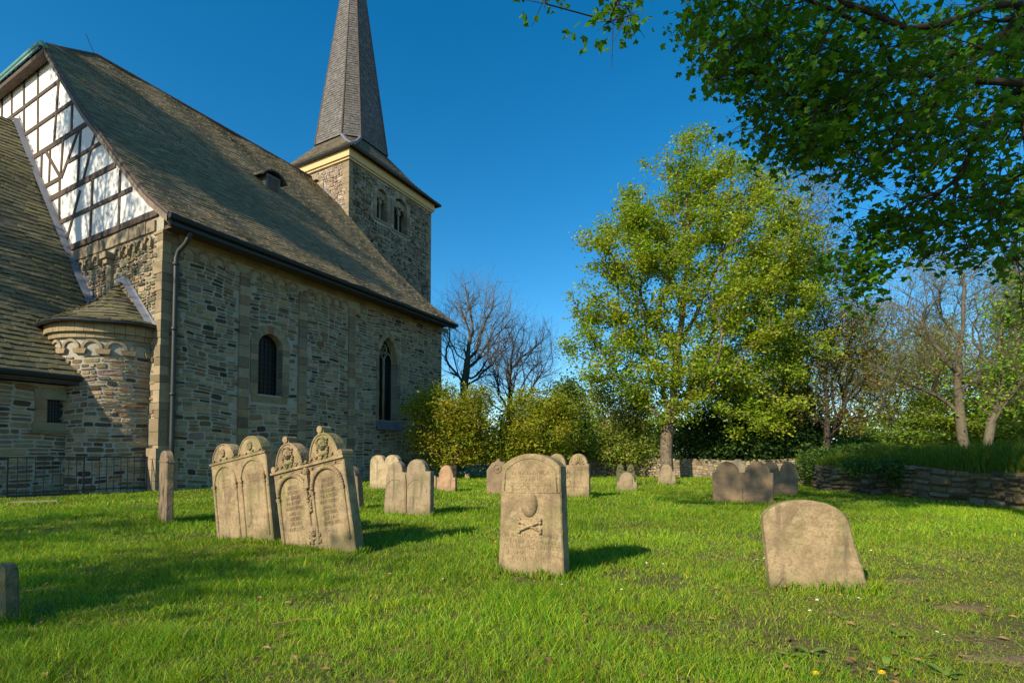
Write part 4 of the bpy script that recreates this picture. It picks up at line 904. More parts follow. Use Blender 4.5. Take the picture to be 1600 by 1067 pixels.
# --- ornate double stone
def outB(w, h):
    hs = h(726)
    return double(w, hs, h(681)-.02, rf=.40)
t, w, hz_ = stone(439, 552, 862, 27, .16, outB, 'ornate double headstone with two carved portrait heads, scroll finials and a skull', roll=-11, back=0)
hs = hz_(726); q = w/4; r = w*.2; hp = hz_(681)-.02
mb = MB(); mb.box((-w/2-.025, -.03, hs-.03), (w+.05, 0, 0), (0, .205, 0), (0, 0, .028)); mb.build('cornice', M['sand'], t)
for sx in (-1, 1):
    mb = MB()
    mb.tube([(sx*q, y, hp+.045) for y in (-.02, .14)], .045, 12); mb.box((sx*q-.05, 0, hp-.02), (.1, 0, 0), (0, .13, 0), (0, 0, .05)); mb.build('finial', M['sand'], t, smooth=False)
    mould(t, arc(sx*q, hs, r-.012, 0, PI, 18, hp-hs-.012), .014, 'arch_moulding')
    face_relief(t, sx*q, hs+(hp-hs)*.56, .074)
    mb = MB(); mb.tube([(sx*(w/2-.03), y, hs+.035) for y in (-.02, .17)], .042, 12); mb.build('shoulder_scroll', M['sand'], t)
cresc(t, -w/2+.04, w/2-.04, hs+.03, .027, 13); cresc(t, -w/2+.04, w/2-.04, hs-.075, .014, 6, 'spandrel_leaves')
mould(t, [(-w/2+.02, hs-.055), (w/2-.02, hs-.055)], .008, 'border')
for sx in (-1, 1):
    c = sx*q*.98; panel(t, c-w*.205, c+w*.205, .08, hs-.09-w*.205, .021, beads=.034)
    text(t, ['HIER LIGT', 'BEGRABEN', 'DER EHRSAME', 'VND ACHTBAR', 'MANN GEBOREN', 'ANNO 1714', 'GESTORBEN', 'DEN 3 MAY', 'SEINES ALTERS'], c, hs-.27, .070, .0045, .31)
mb = MB()
for i in range(14): mb.ball((random.uniform(-.03, .03), -.015, .33+i*.015+.15), .018, .022, .018, 7, 5)
mb.build('drop_ornament', M['sand'], t, smooth=True); mb = MB(); mb.box((-.03, -.045, hs-.30), (.06, 0, 0), (0, .045, 0), (0, 0, .20)); mb.ball((0, -.03, hs-.09), .045, .035, .055, 10, 6); mb.build('bracket', M['sand'], t)
skull(t, -.005, .25, .062)
# --- plain double stone left of it
t, w, hz_ = stone(338, 425, 848, 28, .15, lambda w, h: double(w, h(714), h(686), rf=.42), 'leaning double headstone with two arched panels, left of the ornate one', roll=-9.5)
hs = hz_(714); q = w/4; r = w*.21; hp = hz_(686)
mb = MB(); mb.box((-w/2-.01, -.016, hs-.03), (w+.02, 0, 0), (0, .175, 0), (0, 0, .024)); mb.build('cornice', M['sand'], t)
for sx in (-1, 1):
    c = sx*q; mould(t, arc(c, hs, r-.012, 0, PI, 16, hp-hs-.012), .011, 'arch_moulding'); panel(t, c-w*.2, c+w*.2, .06, hs-.08-w*.2, .016)
    mb = MB()
    for i in range(9): a = i*PI/4; mb.ball((c+.036*math.cos(a)*(i < 8), -.008, hs+(hp-hs)*.45+.04*math.sin(a)*(i < 8)), .022, .022, .024, 7, 5)
    mb.build('flower_relief', M['sand'], t, smooth=True); text(t, ['HIER RVHET', 'IN GOTT', 'GEBOREN', '1732'], c, hs-.3, .045, .0018, .2)
cresc(t, -w/2+.03, w/2-.03, hs+.02, .014, 8)
mb = MB()
for p, s in (((.17, .26), .03), ((.21, .33), .02), ((.13, .21), .022)): mb.ball((p[0], .004, p[1]), s, .012, s*1.2, 9, 6)
mb.build('chipped_lump', M['sanddark'], t)
# --- mid stones
t, w, hz_ = stone(597, 670, 806, 24, .15, lambda w, h: [(-w/2, -.15), (w/2+.01, -.15), (w/2, h(734))]+arc(w*.2, h(734), w*.2, 0, PI, 12, h(716)-h(734))+[(w*.0, h(738)), (-w*.05, h(738))]+arc(-w*.23, h(736), w*.14, 0, PI, 10, h(720)-h(736))+[(-w*.40, h(737)), (-w/2+.07, h(742)), (-w/2+.03, h(790))],
    'double headstone with two blank arched panels and dark streaks, right of the ornate one', roll=1, matl='sandgrey')
mould(t, arc(w*.22, hz_(766), w*.21, 0, PI, 14), .009, 'arch_moulding'); mould(t, arc(-w*.24, hz_(766), w*.2, 0, PI, 14), .009, 'arch_moulding')
mb = MB(); mb.prism([(-.02, .05), (.02, .05), (.015, .6), (-.01, .85), (-.035, .6)], lambda a, b, h: (a, -h, b), -.01, .02); mb.build('broken_rib', M['sanddark'], t)
mb = MB(); slab(mb, [(-w/2-.01, -.1), (w/2+.02, -.1), (w/2+.03, .07), (-w/2+.3, .09)], .17); o = mb.build('plinth', M['sand'], t); o.location = (0, -.02, 0)
stone(577, 622, 766, 24, .2, lambda w, h: [(-w/2, -.15), (w/2, -.15), (w/2, h(724))]+arc(w*.25, h(724), w*.25, 0, PI, 10, h(711)-h(724))+[(0, h(722))]+arc(-w*.25, h(724), w*.25, 0, PI, 10, h(712)-h(724))+[(-w/2, h(724))], 'heart-topped double headstone close to the church wall', roll=1, matl='sandpale')
stone(535, 561, 797, 30, .16, lambda w, h: shoulders(w, h(745), h(728)), 'narrow headstone mostly hidden behind the ornate double one', roll=-6, matl='sanddark')
stone(682, 711, 769, 22, .15, lambda w, h: shoulders(w, h(746), h(727), rr=w*.39)[:], 'small reddish arched headstone standing alone before the left shrub', matl='sandpink')
stone(675, 681, 764, 30, .1, lambda w, h: shoulders(w, h(747), h(743)), 'thin slab edge just left of the small reddish arched headstone')
stone(726, 733, 749, 20, .15, lambda w, h: double(w, h(744), h(740), rf=.45), 'tiny far headstone under the shrubs')
t, w, hz_ = stone(760, 796, 772, 24, .16, lambda w, h: [(-w/2, -.15), (w/2, -.15), (w/2, h(734)), (w*.36, h(727)), (w*.26, h(722)), (w*.1, h(720)), (.04, h(716)), (-.04, h(716)), (-w*.1, h(720)), (-w*.26, h(722)), (-w*.36, h(727)), (-w/2, h(734))], 'headstone with a ring carved near its top, left behind the crossbones one', matl='sanddark')
mould(t, arc(-.02, hz_(731), .13, 0, 2*PI, 24), .02, 'ring_relief', 'sanddark'); mb = MB(); mb.ball((-.02, 0, hz_(731)), .06, .03, .06, 12, 6); mb.build('boss', M['sanddark'], t, smooth=True)
t, w, hz_ = stone(853, 920, 777, 22, .16, lambda w, h: double(w, h(724), h(708), rf=.42, notch=h(726)), 'double headstone with shell fans on its two round heads, right behind the crossbones one')
hs = hz_(724)
for sx in (-1, 1):
    mb = MB()
    for a in np.linspace(.15, PI-.15, 8): mb.tube([lp(sx*w/4+.03*math.cos(a), hs-.02+.03*math.sin(a), .004), lp(sx*w/4+.18*math.cos(a), hs-.02+.21*math.sin(a), .004)], [.008, .022], 6)
    mb.build('shell_fan', M['sand'], t, smooth=True)
mb = MB()
for a in np.linspace(0, 2*PI, 9)[:-1]: mb.tube([lp(.0+.02*math.cos(a), hs-.28+.02*math.sin(a)), lp(.0+.11*math.cos(a), hs-.28+.11*math.sin(a))], [.01, .022], 6)
mb.tube([lp(*p) for p in arc(0, hs-.52, .08, 0, 2*PI, 14, .13)], .016, 6); mb.build('flower_relief', M['sand'], t, smooth=True)
stone(964, 995, 768, 22, .14, lambda w, h: shoulders(w, h(753), h(738), rr=w*.40), 'small round-topped headstone with dark streaks in front of the scrolled one', matl='sandgrey')
t, w, hz_ = stone(963, 992, 757, 20, .2, lambda w, h: [(-w/2, -.15), (w/2, -.15), (w/2, h(735))]+arc(w*.28, h(735), w*.2, 0, PI, 8, h(725)-h(735))+[(0, h(737))]+arc(-w*.28, h(735), w*.2, 0, PI, 8, h(725)-h(735))+[(-w/2, h(737))], 'dark mossy headstone with two scrolls behind the small streaked one', matl='moss_shade')
for sx in (-1, 1): mould(t, [(sx*w*.28+.12*(1-a/12)*math.cos(a), hz_(734)+.12*(1-a/12)*math.sin(a)) for a in np.linspace(0, 8, 18)], .03, 'scroll', 'moss_shade')
stone(1028, 1056, 757, 20, .16, lambda w, h: shoulders(w, h(736), h(725), rr=w*.33, taper=.04), 'tapered headstone in front of the big tree trunk', matl='sandgrey')
t, w, hz_ = stone(1113, 1208, 785, 20, .17, lambda w, h: double(w, h(737), h(720), rf=.40, taper=-.0), 'broad double headstone dappled with leaf shadow', back=-2, matl='sanddark')
mould(t, [(0, .1), (0, hz_(742))], .01, 'border', 'sanddark')
stone(1143, 1168, 767, 20, .15, lambda w, h: [(-w/2, -.15), (w/2, -.15), (w/2, h(735)), (w*.42, h(727)), (w*.1, h(717)), (-w*.2, h(716)), (-w/2, h(722))], 'pale pointed headstone peeping out behind the broad dappled double one', matl='sandpale')
t, w, hz_ = stone(1192, 1247, 774, 20, .17, lambda w, h: double(w, h(736), h(722), rf=.44), 'second double headstone with round heads, right behind the broad dappled one', matl='sanddark')
t, w, hz_ = stone(-14, 5, 974, 36, .085, lambda w, h: segtop(w, h(896), h(882)), 'headstone coloured dark for its shaded side, cut off by the left edge in the foreground', roll=-14, matl='moss_shade')  # dark mossy colour stands in for the shade on its near side
t, w, hz_ = stone(247, 258, 817, 50, .11, lambda w, h: shoulders(w, h(715), h(704), rr=w*.42), 'slim upright headstone seen almost edge-on near the downpipe', roll=0, matl='sanddark')  # darker sandstone colour paints in the shade this stone stands in
mb = MB(); mb.box((-w/2-.012, -.012, hz_(722)), (w+.024, 0, 0), (0, .135, 0), (0, 0, .02)); mb.build('band', M['sanddark'], t)
# uncut tufts round the feet of the stones
sx = []; sy = []; sw = []; sh_ = []; r = np.random.default_rng(41)
for X0, Y0, ps, w_, T_ in STN:
    n = int(min(900, 2600/Y0)*w_); a = r.uniform(-w_/2-.05, w_/2+.08, n); d = -np.abs(r.normal(0, .035, n))+.0; bk = r.random(n) < .35
    d = np.where(bk, r.uniform(0, T_+.04, n), d); a = np.where(bk, w_/2+np.abs(r.normal(.02, .03, n)), a)
    sx.append(X0+a*math.cos(ps)+d*math.sin(ps)); sy.append(Y0-a*math.sin(ps)+d*math.cos(ps)); sw.append(np.full(n, .0045+.0009*Y0)); sh_.append(r.uniform(.035, .13, n)*(.5+vnoise(sx[-1], sy[-1], 7, 3)))
sx, sy, sw, sh_ = map(np.concatenate, (sx, sy, sw, sh_)); n = len(sx)
make_blades('foot_grass', sx, sy, terr(sx, sy), sw, sh_, .7, base[r.choice(5, n, p=(.4, .25, .2, .1, .05))]*r.uniform(.7, 1.15, (n, 1)), 42, label='longer uncut grass around the feet of the gravestones', cat='grass')
# ================================================================ RAILING, SLAB
fl = empty('railing', W(.12, -.25, 0), label='black iron railing in front of the choir and apse', cat='railing')
def fpart(mb, nm): o = mb.build(nm, M['black'], fl); o.matrix_parent_inverse = Matrix.Translation(-Vector(fl.location)); return o
for nm, z, hgt in (('top_rail', 1.12, .035), ('bottom_rail', .16, .03)):
    mb = MB(); mb.box(W(.10, -.25, z), -d1*5.2, d2*.03, UP*hgt); fpart(mb, nm)
for i in range(27):
    mb = MB(); th = .016 if i % 9 else .035; ex = 0 if i % 9 else .3
    mb.box(W(.105, -.26-.19*i, .0), -d1*th, d2*th*.9, UP*1.125); fpart(mb, 'post' if i % 9 == 0 else 'bar')
g = ground(52, 785); mb = MB(); slab(mb, [(-.45, -.2), (.5, -.22), (.45, .2), (-.4, .22)], .05); o = mb.build('paving_slab', M['ashlar'], None, label='flat grey stone slab in the grass before the railing', cat='slab'); o.location = (g[0], g[1], .04); o.rotation_euler = (math.pi/2*-1, 0, .5)
# ================================================================ TREES
def sticks(P0, P1, r0, r1, n=4):
    """many tapered sticks at once -> V, quads"""
    P0 = np.asarray(P0); P1 = np.asarray(P1); d = P1-P0; L = np.linalg.norm(d, axis=1, keepdims=True)+1e-9; t = d/L
    a = np.cross(t, np.where(np.abs(t[:, 2:3]) < .9, [[0, 0, 1.]], [[1., 0, 0]])); a /= np.linalg.norm(a, axis=1, keepdims=True)+1e-9; b = np.cross(t, a)
    g = np.arange(n)*2*math.pi/n; c = (np.cos(g)[None, :, None]*a[:, None]+np.sin(g)[None, :, None]*b[:, None])
    V = np.concatenate([P0[:, None]+c*np.asarray(r0)[:, None, None], P1[:, None]+c*np.asarray(r1)[:, None, None]], 1)
    o = np.arange(len(P0))[:, None]*2*n; Q = np.concatenate([np.stack([o[:, 0]+j, o[:, 0]+(j+1) % n, o[:, 0]+n+(j+1) % n, o[:, 0]+n+j], -1)[:, None] for j in range(n)], 1).reshape(-1, 4)
    return V.reshape(-1, 3), Q
def grow(trunk, att, step=.5, droop=0., w=.28, seed=0, up=.3, lo=.25):
    """space filling branching: every attractor is joined to the best node by a bent chain of short steps"""
    r = np.random.default_rng(seed); N = len(trunk)+len(att)*14
    pos = np.zeros((N, 3)); plen = np.zeros(N); par = np.full(N, -1); dirn = np.zeros((N, 3)); k = 0
    for i, p in enumerate(trunk):
        pos[k] = p; par[k] = k-1
        if k: plen[k] = plen[k-1]+np.linalg.norm(pos[k]-pos[k-1]); dirn[k] = (pos[k]-pos[k-1])/np.linalg.norm(pos[k]-pos[k-1])
        k += 1
    dirn[0] = dirn[1]; first = max(1, int(len(trunk)*lo))
    d0 = np.linalg.norm(att-trunk[first], axis=1)*r.uniform(.75, 1.25, len(att)); chains = [list(range(k))]; ends = []
    for ai in np.argsort(d0):
        A = att[ai]; v = A-pos[first:k]; d = np.linalg.norm(v, axis=1)+1e-6; cosb = (v*dirn[first:k]).sum(1)/d
        j = first+int(np.argmin(d*(1.35-.5*cosb)+w*plen[first:k]))
        L = np.linalg.norm(A-pos[j]); m = min(13, max(1, int(L/step))); ch = [j]; p = pos[j].copy(); p0 = p.copy()
        t0 = dirn[j]*.45+np.array([0, 0, up]); t0 = t0*L*.55; side = r.normal(0, .05*L, 3)
        for q in range(1, m+1):
            f = q/m; x = p0*(1-f)**2+2*f*(1-f)*(p0+t0*.8+side)+A*f*f; x = x-np.array([0, 0, droop*L*f*(1-f)])
            if q < m: x = x+r.normal(0, .035, 3)*step
            pos[k] = x; par[k] = ch[-1]; dd = x-pos[ch[-1]]; l = np.linalg.norm(dd)+1e-9; dirn[k] = dd/l; plen[k] = plen[ch[-1]]+l; ch.append(k); k += 1
            if k >= N-1: break
        chains.append(ch); ends.append(k-1)
        if k >= N-14: break
    cnt = np.zeros(k); cnt[ends] = 1
    for i in range(k-1, 0, -1): cnt[par[i]] += cnt[i]
    return pos[:k], par[:k], dirn[:k], cnt, chains, ends
def wood(name, pos, par, cnt, chains, r0, rt, m, parent, expo=2.0, thr=.045, flare=1.25):
    rad = rt+(r0-rt)*(np.maximum(cnt, .5)/cnt[0])**(1/expo); mb = MB(); thin = []
    for ci, ch in enumerate(chains):
        if ci == 0 or rad[ch[min(1, len(ch)-1)]] > thr:
            rr = [min(rad[c], rad[ch[1]]*1.1) if (i == 0 and ci) else rad[c] for i, c in enumerate(ch)]
            if ci == 0: rr[0] *= flare
            mb.tube([pos[c] for c in ch], rr, 9 if ci == 0 else 6, cap=False)
        else: thin += ch[1:]
    tr = mb.build('trunk', m, parent, smooth=True)
    thin = np.array(thin, int)
    return tr, thin, rad
def leaf_mesh(name, Cn, size, cols, mats, parent, extra=None, rs=1, shape='d', upb=.6, **k):
    r = np.random.default_rng(rs); n = len(Cn); nrm = r.normal(0, 1, (n, 3)); nrm[:, 2] = np.abs(nrm[:, 2])+upb; nrm /= np.linalg.norm(nrm, axis=1, keepdims=True)
    a = np.cross(nrm, r.normal(0, 1, (n, 3))); a /= np.linalg.norm(a, axis=1, keepdims=True)+1e-9; b = np.cross(nrm, a)
    if shape == 'd': T = np.array([(-.5, 0, 0), (.05, -.32, .1), (.55, 0, -.06), (.05, .32, .1)])
    elif shape == 'c': T = np.array([(-.5, -.1, 0), (-.1, -.5, .12), (.45, -.32, -.05), (.5, .2, .1), (.1, .25, 0), (0, .55, -.1), (-.35, .3, .05)])
    else:
        ang = np.radians([180, 235, 285, 305, 322, 340, 0, 20, 38, 55, 75, 125]); rr = np.array([.14, .46, .38, .66, .46, .52, .84, .52, .46, .66, .38, .46])
        T = np.stack([rr*np.cos(ang)*.75, rr*np.sin(ang)*.9, -.26*rr*np.abs(np.sin(ang))-.12*rr*rr], -1)
    K = len(T); S = size[:, None, None]
    V = Cn[:, None]+S*(T[None, :, :1]*a[:, None]+T[None, :, 1:2]*b[:, None]+T[None, :, 2:]*nrm[:, None]); V = V.reshape(-1, 3)
    Lp = np.arange(n*K); st = np.arange(n)*K; c = np.repeat(cols, K, 0); mi = np.zeros(n, int)
    if extra is not None:
        V2, Q2 = extra; Q2 = Q2+len(V); o = len(Lp); V = np.concatenate([V, V2]); Lp = np.concatenate([Lp, Q2.ravel()]); st = np.concatenate([st, o+np.arange(len(Q2))*4])
        c = np.concatenate([c, np.ones((len(V2), 3))]); mi = np.concatenate([mi, np.ones(len(Q2), int)])
    return link(name, npmesh(name, V, Lp, st, c, mats, mi), parent, **k)
def tree(name, label, base, Y, tpx, ell, natt, r0, bark, leaf=None, nl=20, lr=.45, ls=.16, tint=((1, 1, 1),), cat='tree', group=None, seed=0, bare=0, tw=.8, droop=0., w=.28, shape='d', shell=.35, step=.5, depth=.85, flat=1., rt=.007, up=.3, world=None):
    """crown ellipses and trunk bends measured in the photograph, set at the tree's own distance Y"""
    r = np.random.default_rng(seed+100); g = lambda px, py, dy=0: np.array([(px-CX)/F*Y, Y+dy, H+(711-py)/F*Y])
    b0 = g(*base) if world is None else np.array(world); b0[2] = 0
    if world is None:
        tp = [np.array([b0[0], b0[1], 0])]+[g(x, y, r.uniform(-.02, .02)*Y) for x, y in tpx]; E_ = [(g(cx, cy, r.uniform(-.3, .3)*rx/F*Y), np.array([rx/F*Y, (rx+ry)/2/F*Y*depth, ry/F*Y])) for cx, cy, rx, ry in ell]
    else: tp = [b0]+[b0+np.array(q) for q in tpx]; E_ = [(b0+np.array(c[:3]), np.array(c[3:])) for c in ell]
    fine = [];
    for p, q in zip(tp, tp[1:]):
        k = max(1, int(np.linalg.norm(q-p)/.6)); fine += [p+(q-p)*i/k+(r.normal(0, .03, 3) if i else 0) for i in range(k)]
    fine.append(tp[-1]); vol = np.array([np.prod(e[1]) for e in E_])**.75; vol /= vol.sum(); att = []
    for (c, rad), v in zip(E_, vol):
        n = max(4, int(natt*v)); u = r.normal(0, 1, (n, 3)); u /= np.linalg.norm(u, axis=1, keepdims=True); q = r.uniform(0, 1, (n, 1))**shell
        att.append(c+u*q*rad*r.uniform(.75, 1.22, (n, 1)))
    att = np.concatenate(att); att = att[att[:, 2] > .3]
    pos, par, dirn, cnt, chains, ends = grow(fine, att, step=step, droop=droop, w=w, seed=seed, up=up)
    t = empty(name, tuple(b0), label=label, cat=cat, group=group); pos = pos-b0; 
    tr, thin, rad = wood(name, pos, par, cnt, chains, r0, rt, bark, t, expo=1.85 if bare else 2.05)
    e = np.array(ends); P0 = [pos[par[thin]]]; P1 = [pos[thin]]; R0 = [rad[thin]*1.08]; R1 = [rad[thin]*.95]
    if bare:
        for gen in range(2):
            src = (e if gen == 0 else e); m = np.repeat(src, bare); back = r.random((len(m), 1)); o = pos[m]*(1-back)+pos[par[m]]*back if gen == 0 else lastp[np.repeat(np.arange(len(lastp)), 2)]
            dd = (dirn[m] if gen == 0 else np.repeat(lastd, 2, 0)); dv = dd+r.normal(0, .5, (len(o), 3))+np.array([0, 0, .35]); dv /= np.linalg.norm(dv, axis=1, keepdims=True)
            l = tw*r.uniform(.5, 1.2, (len(o), 1))*(.75 if gen else 1); q = o+dv*l; P0.append(o); P1.append(q); rr = rt*(1.0 if gen == 0 else .7); R0.append(np.full(len(o), rr)); R1.append(np.full(len(o), rr*.6)); lastp, lastd = q, dv
    ex = sticks(np.concatenate(P0), np.concatenate(P1), np.concatenate(R0), np.concatenate(R1), 3 if bare else 4)
    if leaf is None:
        link('branches', npmesh('branches', ex[0], ex[1].ravel(), np.arange(len(ex[1]))*4, np.ones((len(ex[0]), 3)), bark), t); return t
    m = np.repeat(e, nl); back = r.random((len(m), 1))**1.5; cen = pos[m]*(1-back)+pos[par[m]]*back; dens = r.uniform(.5, 1.4, len(e)); keep = r.random(len(m)) < np.repeat(dens, nl)
    cen = cen+r.normal(0, 1, (len(m), 3))*lr*np.array([1, 1, .7*flat]); cen = cen[keep]
    T = np.array(tint); ct = T[r.integers(0, len(T), len(e))]; cl = np.repeat(ct, nl, 0)[keep]*r.uniform(.78, 1.22, (len(cen), 1))
    leaf_mesh('crown', cen, ls*r.uniform(.6, 1.3, len(cen)), cl, [leaf, bark], t, ex, rs=seed, shape=shape)
    return t
YG = ((1, 1, 1), (1.12, 1.02, .9), (.8, .9, .9), (1.05, .95, .8), (.9, 1, 1))
tree('field_maple', 'tallest yellow-green spring tree with a leaning trunk, right of centre behind the wall', (1040, 742), 26, [(1047, 680), (1053, 620), (1062, 560), (1072, 470), (1078, 380), (1082, 290)],
    [(1085, 255, 70, 60), (1085, 205, 34, 25), (1055, 345, 120, 75), (985, 400, 85, 60), (945, 470, 65, 55), (915, 540, 60, 28), (1100, 440, 120, 85), (1180, 360, 85, 85), (1000, 520, 90, 65), (1170, 530, 90, 80), (1020, 600, 65, 40), (1130, 600, 80, 50), (1215, 625, 60, 50), (1200, 470, 85, 70), (1150, 290, 65, 60), (960, 580, 70, 30), (990, 330, 55, 45), (1250, 420, 65, 65), (1250, 550, 60, 65), (1050, 640, 55, 30), (1190, 660, 60, 28), (1080, 560, 90, 50)],
    1180, .31, M['barkA'], M['leafY'], nl=88, lr=.26, ls=.17, tint=YG, seed=1, shell=.42)
tree('sapling_tree', 'bronze-tinged thin spring tree right behind the tallest tree', (1222, 735), 33, [(1225, 600), (1240, 480), (1245, 380)],
    [(1235, 310, 70, 55), (1270, 370, 70, 70), (1240, 440, 80, 70), (1300, 450, 55, 60), (1200, 540, 80, 70)], 750, .3, M['barkB'], M['leafO'], nl=11, lr=.45, ls=.17, tint=((1, 1, 1), (.8, 1.1, .8), (1.1, 1, .8)), seed=2, bare=2)
tree('thin_tree', 'dark-limbed tree with sparse brownish young leaves above the ivy mound', (1292, 730), 27, [(1290, 650), (1285, 600), (1295, 540)],
    [(1275, 560, 55, 60), (1330, 570, 60, 55), (1370, 590, 45, 50), (1340, 500, 60, 35), (1290, 490, 50, 40), (1380, 530, 45, 40), (1250, 620, 40, 50), (1340, 650, 50, 30)], 620, .22, M['barkC'], M['leafO'], nl=14, lr=.35, ls=.15, seed=3, bare=2, tint=((1, 1, 1), (.7, 1.1, .8), (1.15, .95, .7)))
tree('bare_tree', 'bare reddish-brown tree with a fan of branches at the right', (1512, 706), 25, [(1511, 640), (1507, 560), (1503, 490), (1503, 430), (1500, 400)],
    [(1500, 420, 65, 42), (1445, 450, 55, 45), (1560, 440, 50, 45), (1420, 510, 50, 40), (1500, 480, 95, 50), (1460, 560, 80, 40), (1570, 540, 40, 50), (1410, 590, 50, 30)], 520, .22, M['barkB'], M['leafY'], nl=4, lr=.35, ls=.11, bare=3, tw=.8, seed=4, rt=.006)
tree('leaning_tree', 'small leaning tree with pale bark at the far right', (1543, 706), 22, [(1552, 670), (1575, 630), (1602, 580), (1625, 520)],
    [(1600, 560, 60, 50), (1640, 480, 60, 60), (1580, 620, 50, 30), (1600, 470, 40, 50)], 420, .17, M['barkB'], M['leafY'], nl=14, lr=.35, ls=.14, seed=5, bare=2, tint=((1, 1, 1), (.75, 1.2, .7)))
tree('beech_tree', 'bright green low-branched young tree at the right behind the bank', (1560, 712), 27, [(1555, 680), (1550, 620)],
    [(1540, 600, 60, 18), (1480, 625, 60, 16), (1570, 640, 50, 22), (1450, 660, 55, 16), (1520, 665, 70, 22), (1590, 590, 50, 30), (1590, 680, 40, 25)], 560, .14, M['barkC'], M['leafG'], nl=30, lr=.34, ls=.16, seed=6, flat=.45, tint=((1.3, 1.2, .8), (1, 1, 1), (1.5, 1.3, .9)))
tree('evergreen_shrub', 'dark glossy evergreen mass behind the boundary wall right of the trunk', (1150, 745), 29.5, [(1150, 700)],
    [(1150, 650, 80, 60), (1100, 690, 60, 45), (1210, 665, 70, 60), (1260, 690, 55, 40), (1175, 700, 110, 28), (1250, 630, 40, 40)], 900, .15, M['barkC'], M['leafD'], nl=42, lr=.34, ls=.19, seed=7, cat='shrub', tint=((1, 1, 1), (.7, .8, .8), (1.8, 1.6, 1), (.6, .7, .7)), shell=.3)
tree('ivy_shrub', 'dark ivy-covered bush spilling over the left end of the dry-stone wall', (1300, 760), 19.5, [(1300, 735)],
    [(1298, 722, 36, 22), (1272, 735, 25, 22), (1335, 712, 45, 14), (1365, 706, 35, 9), (1262, 748, 16, 10), (1310, 745, 20, 12)], 520, .06, M['barkC'], M['leafD'], nl=40, lr=.15, ls=.10, seed=8, cat='shrub', tint=((1.2, 1.2, 1), (.8, .9, .8), (2, 1.6, 1)), shell=.3, rt=.004, step=.3)
tree('ivy_shrub', 'low dark scrub trailing over the middle of the dry-stone wall', (1440, 770), 14.6, [(1440, 742)], [(1440, 728, 50, 9), (1400, 735, 30, 8), (1500, 732, 40, 8), (1455, 745, 14, 10), (1395, 745, 12, 14), (1530, 740, 30, 12), (1350, 730, 30, 14)], 420, .04, M['barkC'], M['leafD'], nl=26, lr=.10, ls=.075, seed=18, cat='shrub', tint=((1.2, 1.2, 1), (.8, .9, .8), (1.8, 1.6, 1)), shell=.3, rt=.003, step=.25)
tree('dark_shrub', 'dense green shrub behind the shell-topped double headstone', (905, 742), 32, [(905, 715)],
    [(905, 690, 45, 38), (895, 650, 35, 45), (930, 715, 30, 25), (885, 610, 30, 22), (860, 720, 30, 22)], 520, .12, M['barkC'], M['leafG'], nl=34, lr=.36, ls=.18, seed=9, cat='shrub', tint=((.8, .8, .8), (1, .95, .8), (.6, .65, .7)))
tree('hazel_shrub', 'pale tan and green mottled shrub left of the big leaning trunk', (975, 742), 29, [(972, 700)],
    [(965, 650, 45, 45), (1000, 670, 40, 40), (945, 690, 30, 35), (985, 710, 45, 22), (1000, 620, 35, 30), (940, 610, 25, 30)], 560, .12, M['barkB'], M['leafO'], nl=30, lr=.32, ls=.15, seed=10, cat='shrub', tint=((1.1, 1.1, 1.2), (.9, 1.25, .8), (.7, 1.2, .7)))
tree('hawthorn_shrub', 'bushy yellow-green shrub at the far corner of the church', (712, 744), 26, [(714, 715), (720, 690)],
    [(668, 632, 32, 28), (690, 665, 55, 40), (655, 690, 22, 18), (725, 650, 45, 45), (745, 690, 40, 38), (700, 715, 50, 22), (655, 640, 24, 20), (745, 625, 28, 25), (690, 610, 22, 16)], 620, .1, M['barkC'], M['leafY'], nl=46, lr=.26, ls=.135, seed=11, cat='shrub', tint=((1, .9, .9), (1.1, .95, 1), (1.15, .8, .8), (.7, .7, .8), (1.1, .75, .9)), shell=.38, step=.35)
tree('round_shrub', 'rounded yellow-green shrub behind the crossbones headstone', (802, 742), 27, [(802, 715), (806, 690)],
    [(825, 640, 45, 35), (850, 670, 50, 38), (800, 680, 32, 38), (870, 640, 32, 28), (840, 705, 55, 26), (790, 715, 30, 20)], 620, .1, M['barkC'], M['leafY'], nl=46, lr=.27, ls=.14, seed=12, cat='shrub', tint=((1, .9, .9), (1.1, .95, 1), (.7, .7, .8), (1.1, .8, .8)), shell=.38, step=.35)
tree('bare_tree', 'taller bare tree beside the church eaves with some ochre tips', (722, 740), 42, [(726, 650), (728, 590), (735, 530)],
    [(740, 470, 55, 38), (715, 510, 45, 50), (770, 520, 40, 45), (740, 560, 60, 45), (790, 490, 22, 20)], 420, .34, M['barkB'], None, bare=3, tw=1.2, seed=13, rt=.008, step=.8)
tree('bare_tree', 'second bare tree, left of the open sky and lower than its neighbour', (797, 740), 40, [(797, 650), (796, 590), (802, 540)],
    [(815, 530, 45, 38), (780, 560, 40, 40), (845, 560, 30, 40), (815, 590, 65, 35), (770, 610, 40, 30)], 420, .28, M['barkC'], None, bare=3, tw=1.1, seed=14, rt=.008, step=.8)
WL = 'pale feathery budding tree among the woods behind the bank'
